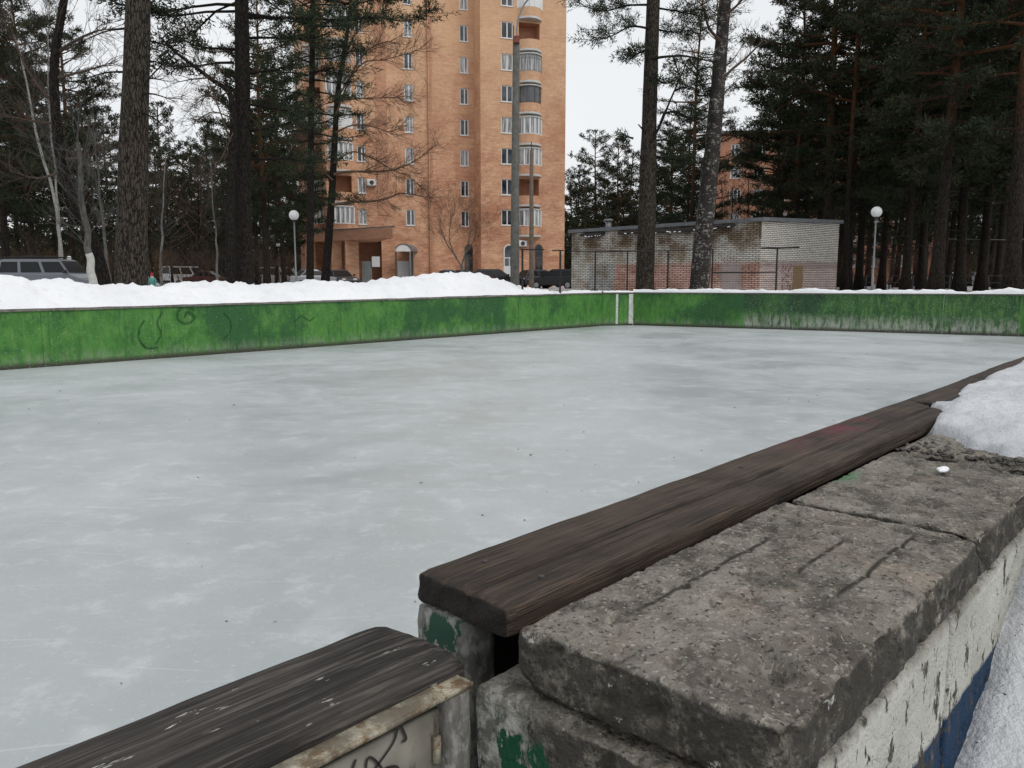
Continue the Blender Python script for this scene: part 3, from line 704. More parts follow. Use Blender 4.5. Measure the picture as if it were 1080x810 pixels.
for cx, cz in ((-.24, 1.05), (-.22, 1.07), (-.26, 1.03), (-.28, 1.06), (-.30, 1.04), (-.21, 1.04), (-.33, 1.06)):
    pts = [Vector((cx + rng.gauss(0, .02), 0, cz + rng.gauss(0, .02))) for _ in range(5)]; pts = spline(pts, 6)
    for i in range(len(pts) - 1):
        d = (pts[i + 1] - pts[i]); d.normalize(); nn = Vector((-d.z, 0, d.x)) * .0017
        mb.quad(*(tuple(Vector((q.x, -.1895, q.z))) for q in (pts[i] - nn, pts[i] + nn, pts[i + 1] + nn, pts[i + 1] - nn)))
mb.build('scribble', M['scribble'], gt)
mb = MB(); mb.tube([(-.136, -.190, .60), (-.136, -.190, .70)], .007, 8); mb.tube([(-.136, -.190, 1.03), (-.136, -.190, 1.065)], .006, 8); mb.build('hinge', M['rusty'], gt, None, True)
# concrete slabs on the outside, painted blocks under them
def slab_disp(seed, chips, amp=1.0):
    def f(p, nn):
        q = Vector((p.x + seed, p.y, p.z))
        d = .0016 * mn.noise(q * 5) + .0013 * mn.noise(q * 22) + .0024 * mn.noise(q * 62) + .0012 * mn.noise(q * 110)
        pit = mn.noise(q * 33 + Vector((5, 1, 2)))
        if pit > .34: d -= .030 * (pit - .34)
        edge = 1 - abs(nn.z) if abs(nn.z) < .96 else 0
        d -= edge * max(0, mn.noise(q * 13 + Vector((9, 0, 0)))) * .010
        r = p + nn * d * amp
        for (cx, cy, cz, rad, dep) in chips:
            k = (Vector((cx, cy, cz)) - p).length / rad
            if k < 1: r = r - nn * dep * (1 - k * k) * (1 + .9 * mn.noise(q * 40))
        return r
    return f
def block(label, lo, hi, res, r, mat, seed, chips=(), name='concrete_slab', cat='concrete slab', group='slabs along the near boards', amp=1.0):
    base = W(lo[0], -hi[1], 0); root_loc = (O[0], O[1], 0)
    mb = MB(); rbox(mb, lo, hi, res, r, slab_disp(seed, chips, amp))
    o = mb.build(name, M[mat], None, None, True); o.location = root_loc; o.rotation_euler = (0, 0, ANG)
    return tag(o, label, cat, group)
f = .0075
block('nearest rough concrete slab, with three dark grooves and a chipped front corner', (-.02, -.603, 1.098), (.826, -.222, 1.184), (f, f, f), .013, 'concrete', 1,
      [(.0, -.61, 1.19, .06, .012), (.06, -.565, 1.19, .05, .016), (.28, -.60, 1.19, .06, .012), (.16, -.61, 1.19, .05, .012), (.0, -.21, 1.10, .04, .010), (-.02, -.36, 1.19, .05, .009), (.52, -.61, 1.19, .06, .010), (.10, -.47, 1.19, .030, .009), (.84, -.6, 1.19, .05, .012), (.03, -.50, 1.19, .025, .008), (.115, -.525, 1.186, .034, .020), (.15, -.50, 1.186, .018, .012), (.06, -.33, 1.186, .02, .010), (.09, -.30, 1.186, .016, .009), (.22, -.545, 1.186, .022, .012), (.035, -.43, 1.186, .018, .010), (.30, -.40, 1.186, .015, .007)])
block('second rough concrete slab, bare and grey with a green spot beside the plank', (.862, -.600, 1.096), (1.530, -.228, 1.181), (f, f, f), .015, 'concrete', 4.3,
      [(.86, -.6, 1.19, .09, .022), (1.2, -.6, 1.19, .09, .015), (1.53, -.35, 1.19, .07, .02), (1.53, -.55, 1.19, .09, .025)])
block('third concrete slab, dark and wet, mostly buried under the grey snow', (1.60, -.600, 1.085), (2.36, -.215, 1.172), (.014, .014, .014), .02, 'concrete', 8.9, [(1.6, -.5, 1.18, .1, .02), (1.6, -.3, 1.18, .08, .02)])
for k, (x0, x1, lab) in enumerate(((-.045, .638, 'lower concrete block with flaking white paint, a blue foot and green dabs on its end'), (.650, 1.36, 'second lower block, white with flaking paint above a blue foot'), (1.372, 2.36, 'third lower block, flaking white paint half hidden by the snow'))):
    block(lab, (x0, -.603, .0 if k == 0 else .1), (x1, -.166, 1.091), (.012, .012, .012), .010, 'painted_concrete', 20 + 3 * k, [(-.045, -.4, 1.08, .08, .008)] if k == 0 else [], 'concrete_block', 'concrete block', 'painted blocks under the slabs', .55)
# pebble-like bits on the slabs
def bit(name, label, cat, s, t, z, r, mat, sq=(1, 1, .5), seed=0):
    mb = MB(); mb.ball((0, 0, 0), r, 12, 8, sq); mb.v = [tuple(Vector(p) * (1 + .35 * mn.noise(Vector(p) / r * 1.2 + Vector((seed, 0, 0))))) for p in mb.v]
    o = mb.build(name, mat, None, None, True); o.location = W(s, t, z); o.rotation_euler = (0, 0, ANG); return tag(o, label, cat)
bit('snow_lump', 'small white lump of ice lying on the second slab', 'ice lump', 1.33, .41, 1.192, .015, M['snow'], (1.9, .8, .45), 3)
# snow heaped over the far slabs and against the boards
def near_snow(s, t):
    zw = interp(s, [-3, -1.2, 0, .70, .995, 1.25, 1.7, 2.2, 8, 20], [.0, .08, .50, .79, .885, 1.04, 1.13, 1.19, 1.25, 1.2])      # height along the outer face of the blocks
    zo = interp(s, [-3, 0, 1.0, 2.5, 8, 20], [0, .35, .72, 1.05, 1.15, 1.1])
    k = smooth((t - .62) / 1.2); z = zw * (1 - k) + zo * k
    z -= .55 * smooth((t - 2.2) / 2.5); return z
rng = random.Random(5)
mb = MB(); ss = np.concatenate([np.arange(-1.6, 3.2, .022), np.arange(3.2, 27, .25)]); ts = np.concatenate([np.arange(.585, 1.5, .022), np.arange(1.5, 5.2, .15)])
for s in ss:
    for t in ts:
        z = near_snow(s, t) + .020 * nz((s, t, 0), 3, 4) + .012 * nz((s, t, 0), 11, 2) + .006 * nz((s, t, 0), 30, 2)
        if t < .62 and s < 1.45: z -= .02
        p = W(s, t, z); mb.v.append(tuple(p))
nt = len(ts); mb.f = [(i * nt + j, i * nt + j + 1, (i + 1) * nt + j + 1, (i + 1) * nt + j) for i in range(len(ss) - 1) for j in range(nt - 1)]; mb.m = [0] * len(mb.f)
tag(mb.build('snow_bank', M['old_snow'], None, None, True), kind='stuff')
# mound on top of the slabs: a closed heap with a rounded melting edge
mb = MB()
ss = np.concatenate([np.arange(1.62, 4.2, .016), np.arange(4.2, 8, .08), np.arange(8, 27.0, .4)]); ts = np.arange(.03, 1.0, .016)
def mound(s, t):
    edge_s = interp(t, [.0, .10, .16, .20, .23, .30, .40, .48, .56, .62, .7], [2.60, 2.38, 2.25, 2.10, 1.93, 1.86, 1.75, 1.71, 1.80, 1.84, 1.86]) + .05 * nz((s, t, 0), 6, 1) + .03 * nz((s, t, 0), 17, 3) + .018 * nz((s, t, 0), 45, 3)
    te = .155 - .075 * smooth((s - 2.35) / .7) - .05 * smooth((s - 3.2) / 2.5) + .03 * nz((s, 0, 0), 3, 2) + .012 * nz((s, 0, 0), 12, 2)
    if s < 2.4: te = -1
    d = min(s - edge_s, (t - te) * 1.0)
    if d <= 0: return None
    base = 1.168
    h = .034 * min(1, d / .03) ** .55 + .05 * smooth(d / .45) + .03 * smooth((s - 2.3) / 2.2)
    h += (.014 * nz((s, t, 0), 7, 8) + .010 * nz((s, t, 0), 22, 5) + .005 * nz((s, t, 0), 60, 5)) * min(1, d / .05)
    if t > .56: h -= .13 * smooth((t - .58) / .36)
    return base + h
grid = {}
for i, s in enumerate(ss):
    for j, t in enumerate(ts):
        z = mound(s, t); grid[i, j] = len(mb.v); mb.v.append(tuple(W(s, t, 1.155 if z is None else z))); grid[i, j, 'z'] = z
for i in range(len(ss) - 1):
    for j in range(len(ts) - 1):
        ks = [(i, j), (i, j + 1), (i + 1, j + 1), (i + 1, j)]
        if any(grid[k + ('z',)] is not None for k in ks): mb.f.append(tuple(grid[k] for k in ks)); mb.m.append(0)
tag(mb.build('snow_heap', M['old_snow'], None, None, True), kind='stuff')
# wet dark rubble where the snow melts back from the second slab
mb = MB(); rng = random.Random(3)
for k in range(420):
    s = rng.uniform(1.53, 1.70 + .12 * rng.random()); t = rng.uniform(.22, .59); r = rng.uniform(.002, .0075)
    c = W(s, t, (1.169 if s > 1.6 else 1.150) + r * .2); b0 = len(mb.v); mb.ball(c, r, 7, 5, (1, 1, .7))
    for i in range(b0, len(mb.v)):
        p = Vector(mb.v[i]); mb.v[i] = tuple(p + Vector((1, 1, 1)) * .35 * r * mn.noise(p * 60))
M['wet'] = plain('wet_dark_rubble', (.045, .039, .032), .5, 40, .5, 0, .4)
tag(mb.build('rubble', M['wet'], None, None, True), kind='stuff')
# litter frozen on the ice and lying on the snow
mb = MB(); rng = random.Random(8)
for k in range(260):
    s = rng.uniform(-4, 20); t = -rng.uniform(.25, 15.3) if k > 120 else -rng.uniform(.1, 4); r = rng.uniform(.003, .010) * (1.6 if rng.random() < .08 else 1)
    if k > 200: r *= 1.3
    p = W(s, t, .004); a = rng.uniform(0, 6.28); d = Vector((math.cos(a), math.sin(a), 0)); q = Vector((-d.y, d.x, 0)); l = r * rng.uniform(1, 3.5)
    mb.add([p - d * l, p - q * r * .5, p + d * l, p + q * r * .5, p + Vector((0, 0, r * rng.uniform(.2, .9)))], [(0, 1, 4), (1, 2, 4), (2, 3, 4), (3, 0, 4)])
for k in range(26):
    s = rng.uniform(.4, 2.4); t = rng.uniform(.66, 1.4); p = W(s, t, near_snow(s, t) + .018); r = rng.uniform(.002, .006); a = rng.uniform(0, 6.28); d = Vector((math.cos(a), math.sin(a), .1)); q = Vector((-d.y, d.x, 0))
    mb.add([p - d * r * 2, p - q * r * .7, p + d * r * 2, p + q * r * .7, p + Vector((0, 0, r))], [(0, 1, 4), (1, 2, 4), (2, 3, 4), (3, 0, 4)])
M['litter'] = plain('brown_litter', (.07, .045, .028), .7, 3, .9)
tag(mb.build('litter', M['litter']), kind='stuff')
# ---- snow bank behind the left boards
crest = []
for (x, y) in ((-40, 289), (0, 291), (30, 292), (62, 295), (85, 297), (105, 300.5), (130, 301), (160, 300), (205, 297), (235, 296), (262, 299), (300, 297), (330, 295), (370, 297), (396, 295.5), (420, 291), (448, 289), (470, 287), (492, 286), (506, 288), (520, 293), (545, 300), (556, 304), (575, 307)):
    q = col_line(x, y, W(0, -16.95), W(20, -16.95)); crest.append((ST(q.x, q.y)[0], q.z))
cs = [c[0] for c in crest]; cz = [c[1] for c in crest]
mb = MB(); ss = np.arange(-7, 23.6, .09); wv = [.02, .10, .17, .25, .34, .44, .54, .64, .74, .84, .94, 1.04, 1.16, 1.3, 1.5, 1.8, 2.2, 2.7, 3.3, 4.0]
for s in ss:
    Z = interp(s, cs, cz); b0 = Lb0.lerp(Lb1, (s + 7) / 29.75); ed = -ST(b0.x, b0.y)[1]
    for w in wv:
        top = 1.035 + .15 * (s + 7) / 29.75
        if w < .95: k = w / .95; z = top + (Z - top) * (1 - (1 - k) ** 1.7)
        else: k = (w - .95) / 3.05; z = Z + (.35 - Z) * smooth(k) if Z > .35 else Z
        z += (.085 * nz((s, w, 0), 1.6, 7) + .075 * nz((s, w, 0), 4.2, 2) + .07 * abs(nz((s, w, 0), 8, 4)) + .035 * nz((s, w, 0), 17, 4) - .04) * min(1, w / .3) * (1 if w < 2 else .5)
        mb.v.append(tuple(W(s, -(ed + w) - .02, z)))
nw = len(wv); mb.f = [(i * nw + j, (i + 1) * nw + j, (i + 1) * nw + j + 1, i * nw + j + 1) for i in range(len(ss) - 1) for j in range(nw - 1)]; mb.m = [0] * len(mb.f)
o = mb.build('snow_bank', M['snow'], None, None, True); tag(o, kind='stuff')
# grey melting lip of the bank along the rail
# ================================================================= BEYOND THE RINK
def wall_uv(me):
    uv = me.uv_layers.new(name='UVMap'); d = uv.data
    for p in me.polygons:
        n = p.normal
        h = Vector((-n.y, n.x, 0))
        if h.length < 1e-3: h = Vector((1, 0, 0))
        h.normalize()
        if abs(h.x) > abs(h.y):
            if h.x < 0: h = -h
        elif h.y < 0: h = -h
        for li in p.loop_indices:
            c = me.vertices[me.loops[li].vertex_index].co; d[li].uv = (c.dot(h), c.z) if abs(n.z) < .9 else (c.x, c.y)
def facade(mb, a0, a1, b, z0, z1, holes, depth=.16):
    """wall sheet in the plane y=-b (local), with real openings; holes (a, z, w, h) centred"""
    xs = sorted({a0, a1} | {h[0] - h[2] / 2 for h in holes} | {h[0] + h[2] / 2 for h in holes}); zs = sorted({z0, z1} | {h[1] - h[3] / 2 for h in holes} | {h[1] + h[3] / 2 for h in holes})
    for i in range(len(xs) - 1):
        for j in range(len(zs) - 1):
            cx, cz = (xs[i] + xs[i + 1]) / 2, (zs[j] + zs[j + 1]) / 2
            if any(abs(cx - h[0]) < h[2] / 2 and abs(cz - h[1]) < h[3] / 2 for h in holes): continue
            mb.quad((xs[i], -b, zs[j]), (xs[i + 1], -b, zs[j]), (xs[i + 1], -b, zs[j + 1]), (xs[i], -b, zs[j + 1]))
    for (a, z, w, h) in holes:
        l, r, lo, hi = a - w / 2, a + w / 2, z - h / 2, z + h / 2; y0, y1 = -b, -b + depth
        mb.quad((l, y0, lo), (l, y0, hi), (l, y1, hi), (l, y1, lo)); mb.quad((r, y0, lo), (r, y1, lo), (r, y1, hi), (r, y0, hi))
        mb.quad((l, y0, hi), (r, y0, hi), (r, y1, hi), (l, y1, hi)); mb.quad((l, y0, lo), (l, y1, lo), (r, y1, lo), (r, y0, lo))
def window_proto(w, h, mull, fr='white_frame', gl='glass'):
    """frame with mullions and a sill; local: centred on the opening, glass plane at y=+.12"""
    mb = MB(); t = .085; y0, y1 = .07, .15
    mb.box((-w / 2 + .002, y0, -h / 2 + .002), (-w / 2 + t, y1, h / 2 - .002)); mb.box((w / 2 - t, y0, -h / 2 + .002), (w / 2 - .002, y1, h / 2 - .002))
    mb.box((-w / 2 + t, y0, h / 2 - t), (w / 2 - t, y1, h / 2 - .002)); mb.box((-w / 2 + t, y0, -h / 2 + .002), (w / 2 - t, y1, -h / 2 + t))
    for m in mull: mb.box((m * w - .05, y0 + .004, -h / 2 + t), (m * w + .05, y1 - .004, h / 2 - t))
    mb.box((-w / 2 - .06, -.06, -h / 2 - .05), (w / 2 + .06, .06, -h / 2 - .003))
    f = mb.mesh('window', M[fr]); g = MB(); g.quad((-w / 2 + t, .118, -h / 2 + t), (w / 2 - t, .118, -h / 2 + t), (w / 2 - t, .118, h / 2 - t), (-w / 2 + t, .118, h / 2 - t))
    return f, {k: g.mesh('pane', M[k]) for k in ('glass', 'curtain')}
def put_window(proto, root, a, b, z, kind):
    o = link('window', proto[0], root, (a, -b, z)); link('pane', proto[1][kind], o); return o
# ---- the brick tower block
BA = R(19); B0 = at_d(434, 295, 74); B0.z = GZ
be = np.array([math.cos(BA), math.sin(BA)]); bn = np.array([math.sin(BA), -math.cos(BA)])
def a_of(px, b=0.0):
    d = ray(px, 290)[:2]; o = np.array([B0.x, B0.y]) + b * bn; k = (o @ bn) / (d @ bn); return float((d * k - o) @ be)
def z_of(py, a, b=0.0):
    p = np.array([B0.x, B0.y]) + a * be + b * bn; d = ray(540, py); return HC + d[2] / d[1] * p[1] - GZ
tower = thing('apartment_building', 'tall orange brick apartment tower with rounded white balconies beyond the rink', 'apartment building', tuple(B0), BA)
fz = [z_of(229.5, 0)]; STEP = (z_of(30, 0) - z_of(229.5, 0)) / 6; rows = [fz[0] + STEP * k for k in range(8)]
H = rows[-1] + 8.5
aL0, aB0, aM0, aM1, aW0, aW1 = a_of(327, -3), a_of(347, 0), a_of(453.5, 0), a_of(503, .25), a_of(507.6, 2.3), a_of(595, 2.3)
aM1 = aW0
rng = random.Random(21)
wmid = window_proto(.80, 1.42, (.06,)); wwide = window_proto(1.12, 1.42, (.02,)); wnar = window_proto(.72, 1.36, (.08,)); wwhite = window_proto(.72, 1.30, (0,))
holesB, holesM, holesW, holesL = [], [], [], []
puts = []
for k, z in enumerate(rows):
    kind = lambda: 'curtain' if rng.random() < .35 else 'glass'
    a = a_of(384, 0); holesB.append((a, z - .03, .72, 1.36)); puts.append((wnar, a, 0, z - .03, kind()))
    a = a_of(434, 0); holesB.append((a, z, .80, 1.42)); puts.append((wmid, a, 0, z, kind()))
    a = a_of(491, .25); holesM.append((a, z, .80, 1.42)); puts.append((wmid, a, .25, z, kind()))
    a = a_of(535, 2.3); zz = z + .05; holesW.append((a, zz, 1.12, 1.42)); puts.append((wwide, a, 2.3, zz, kind()))
    a = a_of(557.5, 2.3); holesW.append((a, z - .18, 2.0, 2.05))
    a = a_of(363, 0); holesB.append((a, z - .25, 1.75, 2.0))
    a = a_of(337, -3); holesL.append((a, z - .2, 1.3, 1.5))
sets = [(aL0, aB0, -3, holesL), (aB0, aM0, 0, holesB), (aM0, aM1, .25, holesM), (aW0, aW1, 2.3, holesW)]
mb = MB()
# entrance recess on the ground floor of the B section
e0, e1 = a_of(352, 0), a_of(403, 0)
for (a0, a1, b, hs) in sets:
    if b == 0: hs = hs + [((e0 + e1) / 2, 2.05, e1 - e0, 4.1 - .002)]
    facade(mb, a0, a1, b, -.6 if b else 0, H, hs, .16 if b != 0 else .16)
mb.quad((aB0, 3, -.6), (aB0, 0, -.6), (aB0, 0, H), (aB0, 3, H)); mb.quad((aM0, 0, -.6), (aM0, -.25, -.6), (aM0, -.25, H), (aM0, 0, H))
mb.quad((aW0, -.25, -.6), (aW0, -2.3, -.6), (aW0, -2.3, H), (aW0, -.25, H)); mb.quad((aW1, -2.3, -.6), (aW1, 13, -.6), (aW1, 13, H), (aW1, -2.3, H))
mb.quad((aL0, 13, -.6), (aL0, 3, -.6), (aL0, 3, H), (aL0, 13, H)); mb.quad((aL0, 13, -.6), (aL0, 13, H), (aW1, 13, H), (aW1, 13, -.6))
o = mb.build('wall', M['brick'], tower); wall_uv(o.data)
mb = MB(); mb.prism([(aL0 - .2, 13.2), (aL0 - .2, 2.8), (aB0 - .2, 2.8), (aB0 - .2, -.2), (aM0 - .2, -.2), (aM0 - .2, -.45), (aW0 - .2, -.45), (aW0 - .2, -2.5), (aW1 + .2, -2.5), (aW1 + .2, 13.2)], 2, H, H + .35); mb.build('roof', M['roof_felt'], tower)
mb = MB(); mb.box((e0 - .5, 2.2, -.6), (e1 + .5, 2.4, 4.4)); mb.box((e0 - .5, .17, 4.15), (e1 + .5, 2.19, 4.3)); mb.box((e0 - .52, .17, -.6), (e0 - .3, 2.19, 4.14)); mb.box((e1 + .3, .17, -.6), (e1 + .52, 2.19, 4.14))
for b, hs in ((.0, [h for h in holesB if h[2] > 1.5]), (2.3, [h for h in holesW if h[2] > 1.5]), (-3, holesL)):
    for (a, z, w, h) in hs: mb.box((a - w / 2 - .05, -b + 1.3, z - h / 2 - .05), (a + w / 2 + .05, -b + 1.4, z + h / 2 + .05)); mb.box((a - w / 2 - .05, -b + .17, z - h / 2 - .15), (a + w / 2 + .05, -b + 1.29, z - h / 2)); mb.box((a - w / 2 - .05, -b + .17, z + h / 2), (a + w / 2 + .05, -b + 1.29, z + h / 2 + .1)); mb.box((a - w / 2 - .15, -b + .17, z - h / 2), (a - w / 2 , -b + 1.29, z + h / 2)); mb.box((a + w / 2, -b + .17, z - h / 2), (a + w / 2 + .15, -b + 1.29, z + h / 2))
o = mb.build('recess', M['brick_red'], tower); wall_uv(o.data)
for p, a, b, z, kd in puts: put_window(p, tower, a, b, z, kd)
# vertical brick bands that break the long face
mb = MB()
for px0, px1 in ((400, 411),):
    mb.box((a_of(px0), -.06, 4.2 + 2.2), (a_of(px1), .05, H - .01))
o = mb.build('brick_pilaster', M['brick_red'], tower); wall_uv(o.data)
mb = MB(); mb.box((aM0 + .12, -.31, -.6), (aM0 + .34, -.24, H - .01)); o = mb.build('downpipe', M['brick_red'], tower); wall_uv(o.data)
# balconies: bowed on the right wing, straight at the left
def arc(a, w, bow, b, n=10):
    return [(a - w / 2 + w * i / n, -b - bow * math.sin(math.pi * i / n) ** .7 - .001) for i in range(n + 1)]
def balcony(a, w, bow, b, zc, style):
    """zc: height of the window row; parapet below, slab under it; style: white, grid, brown, open, bare"""
    root = link('balcony', (lambda q: (q.prism(arc(a, w, bow, b) + [(a + w / 2, -b + .1), (a - w / 2, -b + .1)], 2, zc - 1.62, zc - 1.46), q.mesh('balcony_slab', M['balc']))[1])(MB()), tower)
    pts = arc(a, w - .06, bow - .03, b); 
    if style != 'bare':
        mb = MB()
        for i in range(len(pts) - 1):
            (x0, y0), (x1, y1) = pts[i], pts[i + 1]; mb.quad((x0, y0, zc - 1.46), (x1, y1, zc - 1.46), (x1, y1, zc - .66), (x0, y0, zc - .66)); mb.quad((x0, y0 + .12, zc - .66), (x0, y0, zc - .66), (x1, y1, zc - .66), (x1, y1 + .12, zc - .66)); mb.quad((x1, y1 + .12, zc - 1.46), (x0, y0 + .12, zc - 1.46), (x0, y0 + .12, zc - .66), (x1, y1 + .12, zc - .66))
        if bow < .7:
            for sx in (0, -1): (x, y) = pts[sx]; mb.quad((x, y, zc - 1.46), (x, -b, zc - 1.46), (x, -b, zc - .66), (x, y, zc - .66))
        o = mb.build('parapet', M['brick'], root); wall_uv(o.data)
    if style in ('white', 'grid', 'brown', 'blind'):
        fr = MB(); gl = MB(); z0, z1 = zc - .655, zc + .80
        for i in range(len(pts) - 1):
            (x0, y0), (x1, y1) = pts[i], pts[i + 1]
            gl.quad((x0, y0 + .03, z0), (x1, y1 + .03, z0), (x1, y1 + .03, z1), (x0, y0 + .03, z1))
            for zz in (z0, z1 - .07) + ((zc + .45,) if style == 'grid' else ()): fr.quad((x0, y0, zz), (x1, y1, zz), (x1, y1, zz + .07), (x0, y0, zz + .07))
        step = 2 if style != 'brown' else 3
        wd = .075 if style in ('white', 'blind') else .035
        for i in range(0, len(pts), step):
            x, y = pts[i]; fr.box((x - wd, y - .012, z0), (x + wd, y + .028, z1))
        fr.build('glazing', M['white_frame' if style != 'brown' else 'brown_frame'] if style != 'grid' else M['grey_metal'], root)
        gl.build('pane', M[{'white': 'curtain', 'grid': 'curtain', 'brown': 'glass', 'blind': 'white_frame'}[style]], root)
        mb = MB(); mb.prism(arc(a, w + .08, bow + .06, b) + [(a + w / 2 + .04, -b), (a - w / 2 - .04, -b)], 2, z1 + .005, z1 + .10); mb.build('balcony_roof', M['balc'], root)
M['balc'] = plain('pale_balcony_concrete', (.56, .56, .54), .15, 3, .85)
ar, al = a_of(558, 2.3), a_of(362.5, 0)
for z, st in zip(rows, ('white', None, 'white', 'white', 'brown', 'grid', None, 'blind')):
    if st: balcony(ar, 2.35, .85, 2.3, z - .05, st)
    else: balcony(ar, 2.35, .85, 2.3, z - .05, 'open')
for z, st in zip(rows, ('white', 'open', 'white', 'blind', 'white', 'grid', 'white', 'white')):
    balcony(al, 2.15, .6, 0, z - .05, st)
aL = a_of(337, -3)
for z, st in zip(rows, ('white', 'grid', 'open', 'white', 'open', 'white', 'open', 'open')):
    balcony(aL, 1.75, .5, -3, z + .1, st)
# ground-floor arched windows
def arched(px, b, w, top, bot, root):
    a = a_of(px, b); z0, z1 = bot, top; n = 10
    out = [(a - w / 2, z0), (a + w / 2, z0)] + [(a + w / 2 * math.cos(math.pi * i / n), z1 - w / 2 + w / 2 * math.sin(math.pi * i / n)) for i in range(n + 1)]
    m = MB(); m.prism(out, 1, -b - .05, -b + .05); f = m.build('arched_window', M['brown_frame'] if px != 537 else M['white_frame'], root)
    g = MB(); zm = z0 + (z1 - z0) * .60
    sc = lambda pts, k: [(a + (x - a) * k, y) for x, y in pts]
    up = [(a - w * .40, zm), (a + w * .40, zm)] + [(a + w * .40 * math.cos(math.pi * i / n), z1 - w / 2 + w * .40 * math.sin(math.pi * i / n)) for i in range(n + 1)]
    g.prism(up, 1, -b - .06, -b - .052); g.box((a - w * .40, -b - .06, z0 + (1.0 if px == 537 else .08)), (a - .04, -b - .052, zm - .1)); g.box((a + .04, -b - .06, z0 + (1.0 if px == 537 else .08)), (a + w * .40, -b - .052, zm - .1)); g.build('pane', M['glass'], f)
for px, b, w in ((494.5, .25, .80), (537, 2.3, 1.1), (568, 2.3, .8)): arched(px, b, w, z_of(257.5, a_of(px, b), b), z_of(292, a_of(px, b), b), tower)
# entrance canopy: brick-faced, running back to the left, on brick pillars
def loc(px, py, D):
    p = at_d(px, py, D); d = np.array([p.x - B0.x, p.y - B0.y]); return Vector((float(d @ be), float(-(d @ bn)), p.z - GZ))
c0, c1 = loc(414, 239.5, 64.5), loc(313, 246.5, 72.0); ct, cbz = c0.z, c0.z - .85
back = Vector((-(c1 - c0).y, (c1 - c0).x, 0)).normalized(); back = back if back.y > 0 else -back
fp = [c0, c1, c1 + Vector((0, 5, 0)), c0 + Vector((0, 7.5, 0))]
mb = MB(); mb.prism([(p.x, p.y) for p in fp], 2, cbz, ct); o = mb.build('entrance_canopy', M['brick_red'], tower); wall_uv(o.data)
mb = MB(); gq = [c0 + Vector((.12, -.1, 0)), c1 + Vector((-.1, -.12, 0)), c1 + Vector((-.1, 5, 0)), c0 + Vector((.12, 7.5, 0))]; mb.prism([(p.x, p.y) for p in gq], 2, ct + .003, ct + .10); mb.build('canopy_flashing', M['roof_felt'], o)
M['brick_pillar'] = M['brick_red']
for f, w in ((.385, .55), (.55, .42), (.84, .45)):
    p = c0.lerp(c1, f) + Vector((0, 1.2, 0)); mb = MB(); mb.box((p.x - w, p.y - .3, -.6), (p.x + w, p.y + .3, cbz - .003)); q = mb.build('canopy_pillar', M['brick'], tower); wall_uv(q.data)
M['grey_door'] = plain('grey_steel_door', (.22, .235, .24), .12, 3, .6)
mb = MB(); a = a_of(387, 0); mb.box((a - .45, -.04, -.3), (a + .45, .12, 2.3)); q = mb.build('door', M['grey_door'], tower); mb = MB(); mb.ball((a + .3, -.08, 1.0), .045, 8, 6); mb.build('door_handle', M['dark_metal'], q)
mb = MB(); a = a_of(396.5, 0); z = z_of(276, a, 0) ; mb.box((a - .42, -.10, z - .52), (a + .42, .158, z + .52)); q = mb.build('notice_board', M['dark_metal'], tower); mb = MB(); mb.box((a - .36, -.112, z - .46), (a + .36, -.102, z + .46)); mb.build('notice_sheet', M['white_frame'], q)
# small arched porch over the side door
p0 = loc(420, 264, 70.2); a0p = p0.x; zp = p0.z; wp, dp = 1.25, 2.0
a1p = loc(435, 264, 71).x; cxp = (a0p + a1p) / 2; rw = (a1p - a0p) / 2
mb = MB(); n = 12
arcp = [(cxp + rw * 1.08 * math.cos(math.pi * i / n), zp + rw * .95 * math.sin(math.pi * i / n)) for i in range(n + 1)]; arci = [(cxp + rw * math.cos(math.pi * i / n), zp + rw * .86 * math.sin(math.pi * i / n)) for i in range(n + 1)]
mb.prism(arcp + arci[::-1], 1, -2.2, -.03); mb.v = [(x + (y + 2.2) * .5, y, z) for x, y, z in mb.v]; o = mb.build('porch_roof', M['grey_metal'], tower)
mb = MB(); mb.prism(arci + [(cxp - rw, zp - .05), (cxp + rw, zp - .05)][::1], 1, -2.19, -2.15); mb.build('arch_panel', M['white_frame'], o)
mb = MB()
for i in range(2, 11): mb.box((arcp[i][0] - .05, -2.235, arcp[i][1] - .10), (arcp[i][0] + .05, -2.203, arcp[i][1] + .0))
mb.build('arch_trim', M['dark_metal'], o)
for x in (cxp - rw * .95, cxp + rw * .95): mb = MB(); mb.box((x - .07, -2.17, -.5), (x + .07, -2.03, zp - .052)); mb.build('porch_post', M['brown_frame'] if x < cxp else M['grey_metal'], o)
mb = MB(); mb.box((cxp - .1, -.04, -.4), (cxp + .95, .0, 2.35)); q = mb.build('door', M['white_frame'], tower); mb = MB(); mb.box((cxp + .96, -1.9, -.4), (cxp + 1.02, -.03, zp - .06)); mb.build('porch_screen', M['grey_metal'], o)
def ac(px, py, b, label):
    a = a_of(px, b); z = z_of(py, a, b); t = thing('air_conditioner', label, 'air conditioner', tuple(Vector((B0.x + a * be[0] + b * bn[0], B0.y + a * be[1] + b * bn[1], GZ + z))), BA)
    mb = MB(); rbox(mb, (-.42, -.36, -.28), (.42, -.06, .28), (.1, .1, .1), .03); mb.build('casing', M['white_frame'], t, None, True)
    mb = MB(); mb.tube([(0, -.362, 0), (0, -.372, 0)], .2, 16); mb.build('fan_grille', M['dark_metal'], t)
    mb = MB(); mb.box((-.35, -.36, -.34), (-.29, 0, -.29)); mb.box((.29, -.36, -.34), (.35, 0, -.29)); mb.build('bracket', M['dark_metal'], t)
ac(393.5, 193, 0, 'white air conditioner on the brick wall between the left balconies and the middle windows'); ac(550, 257, 2.3, 'white air conditioner low on the brick wall behind the grey pole')
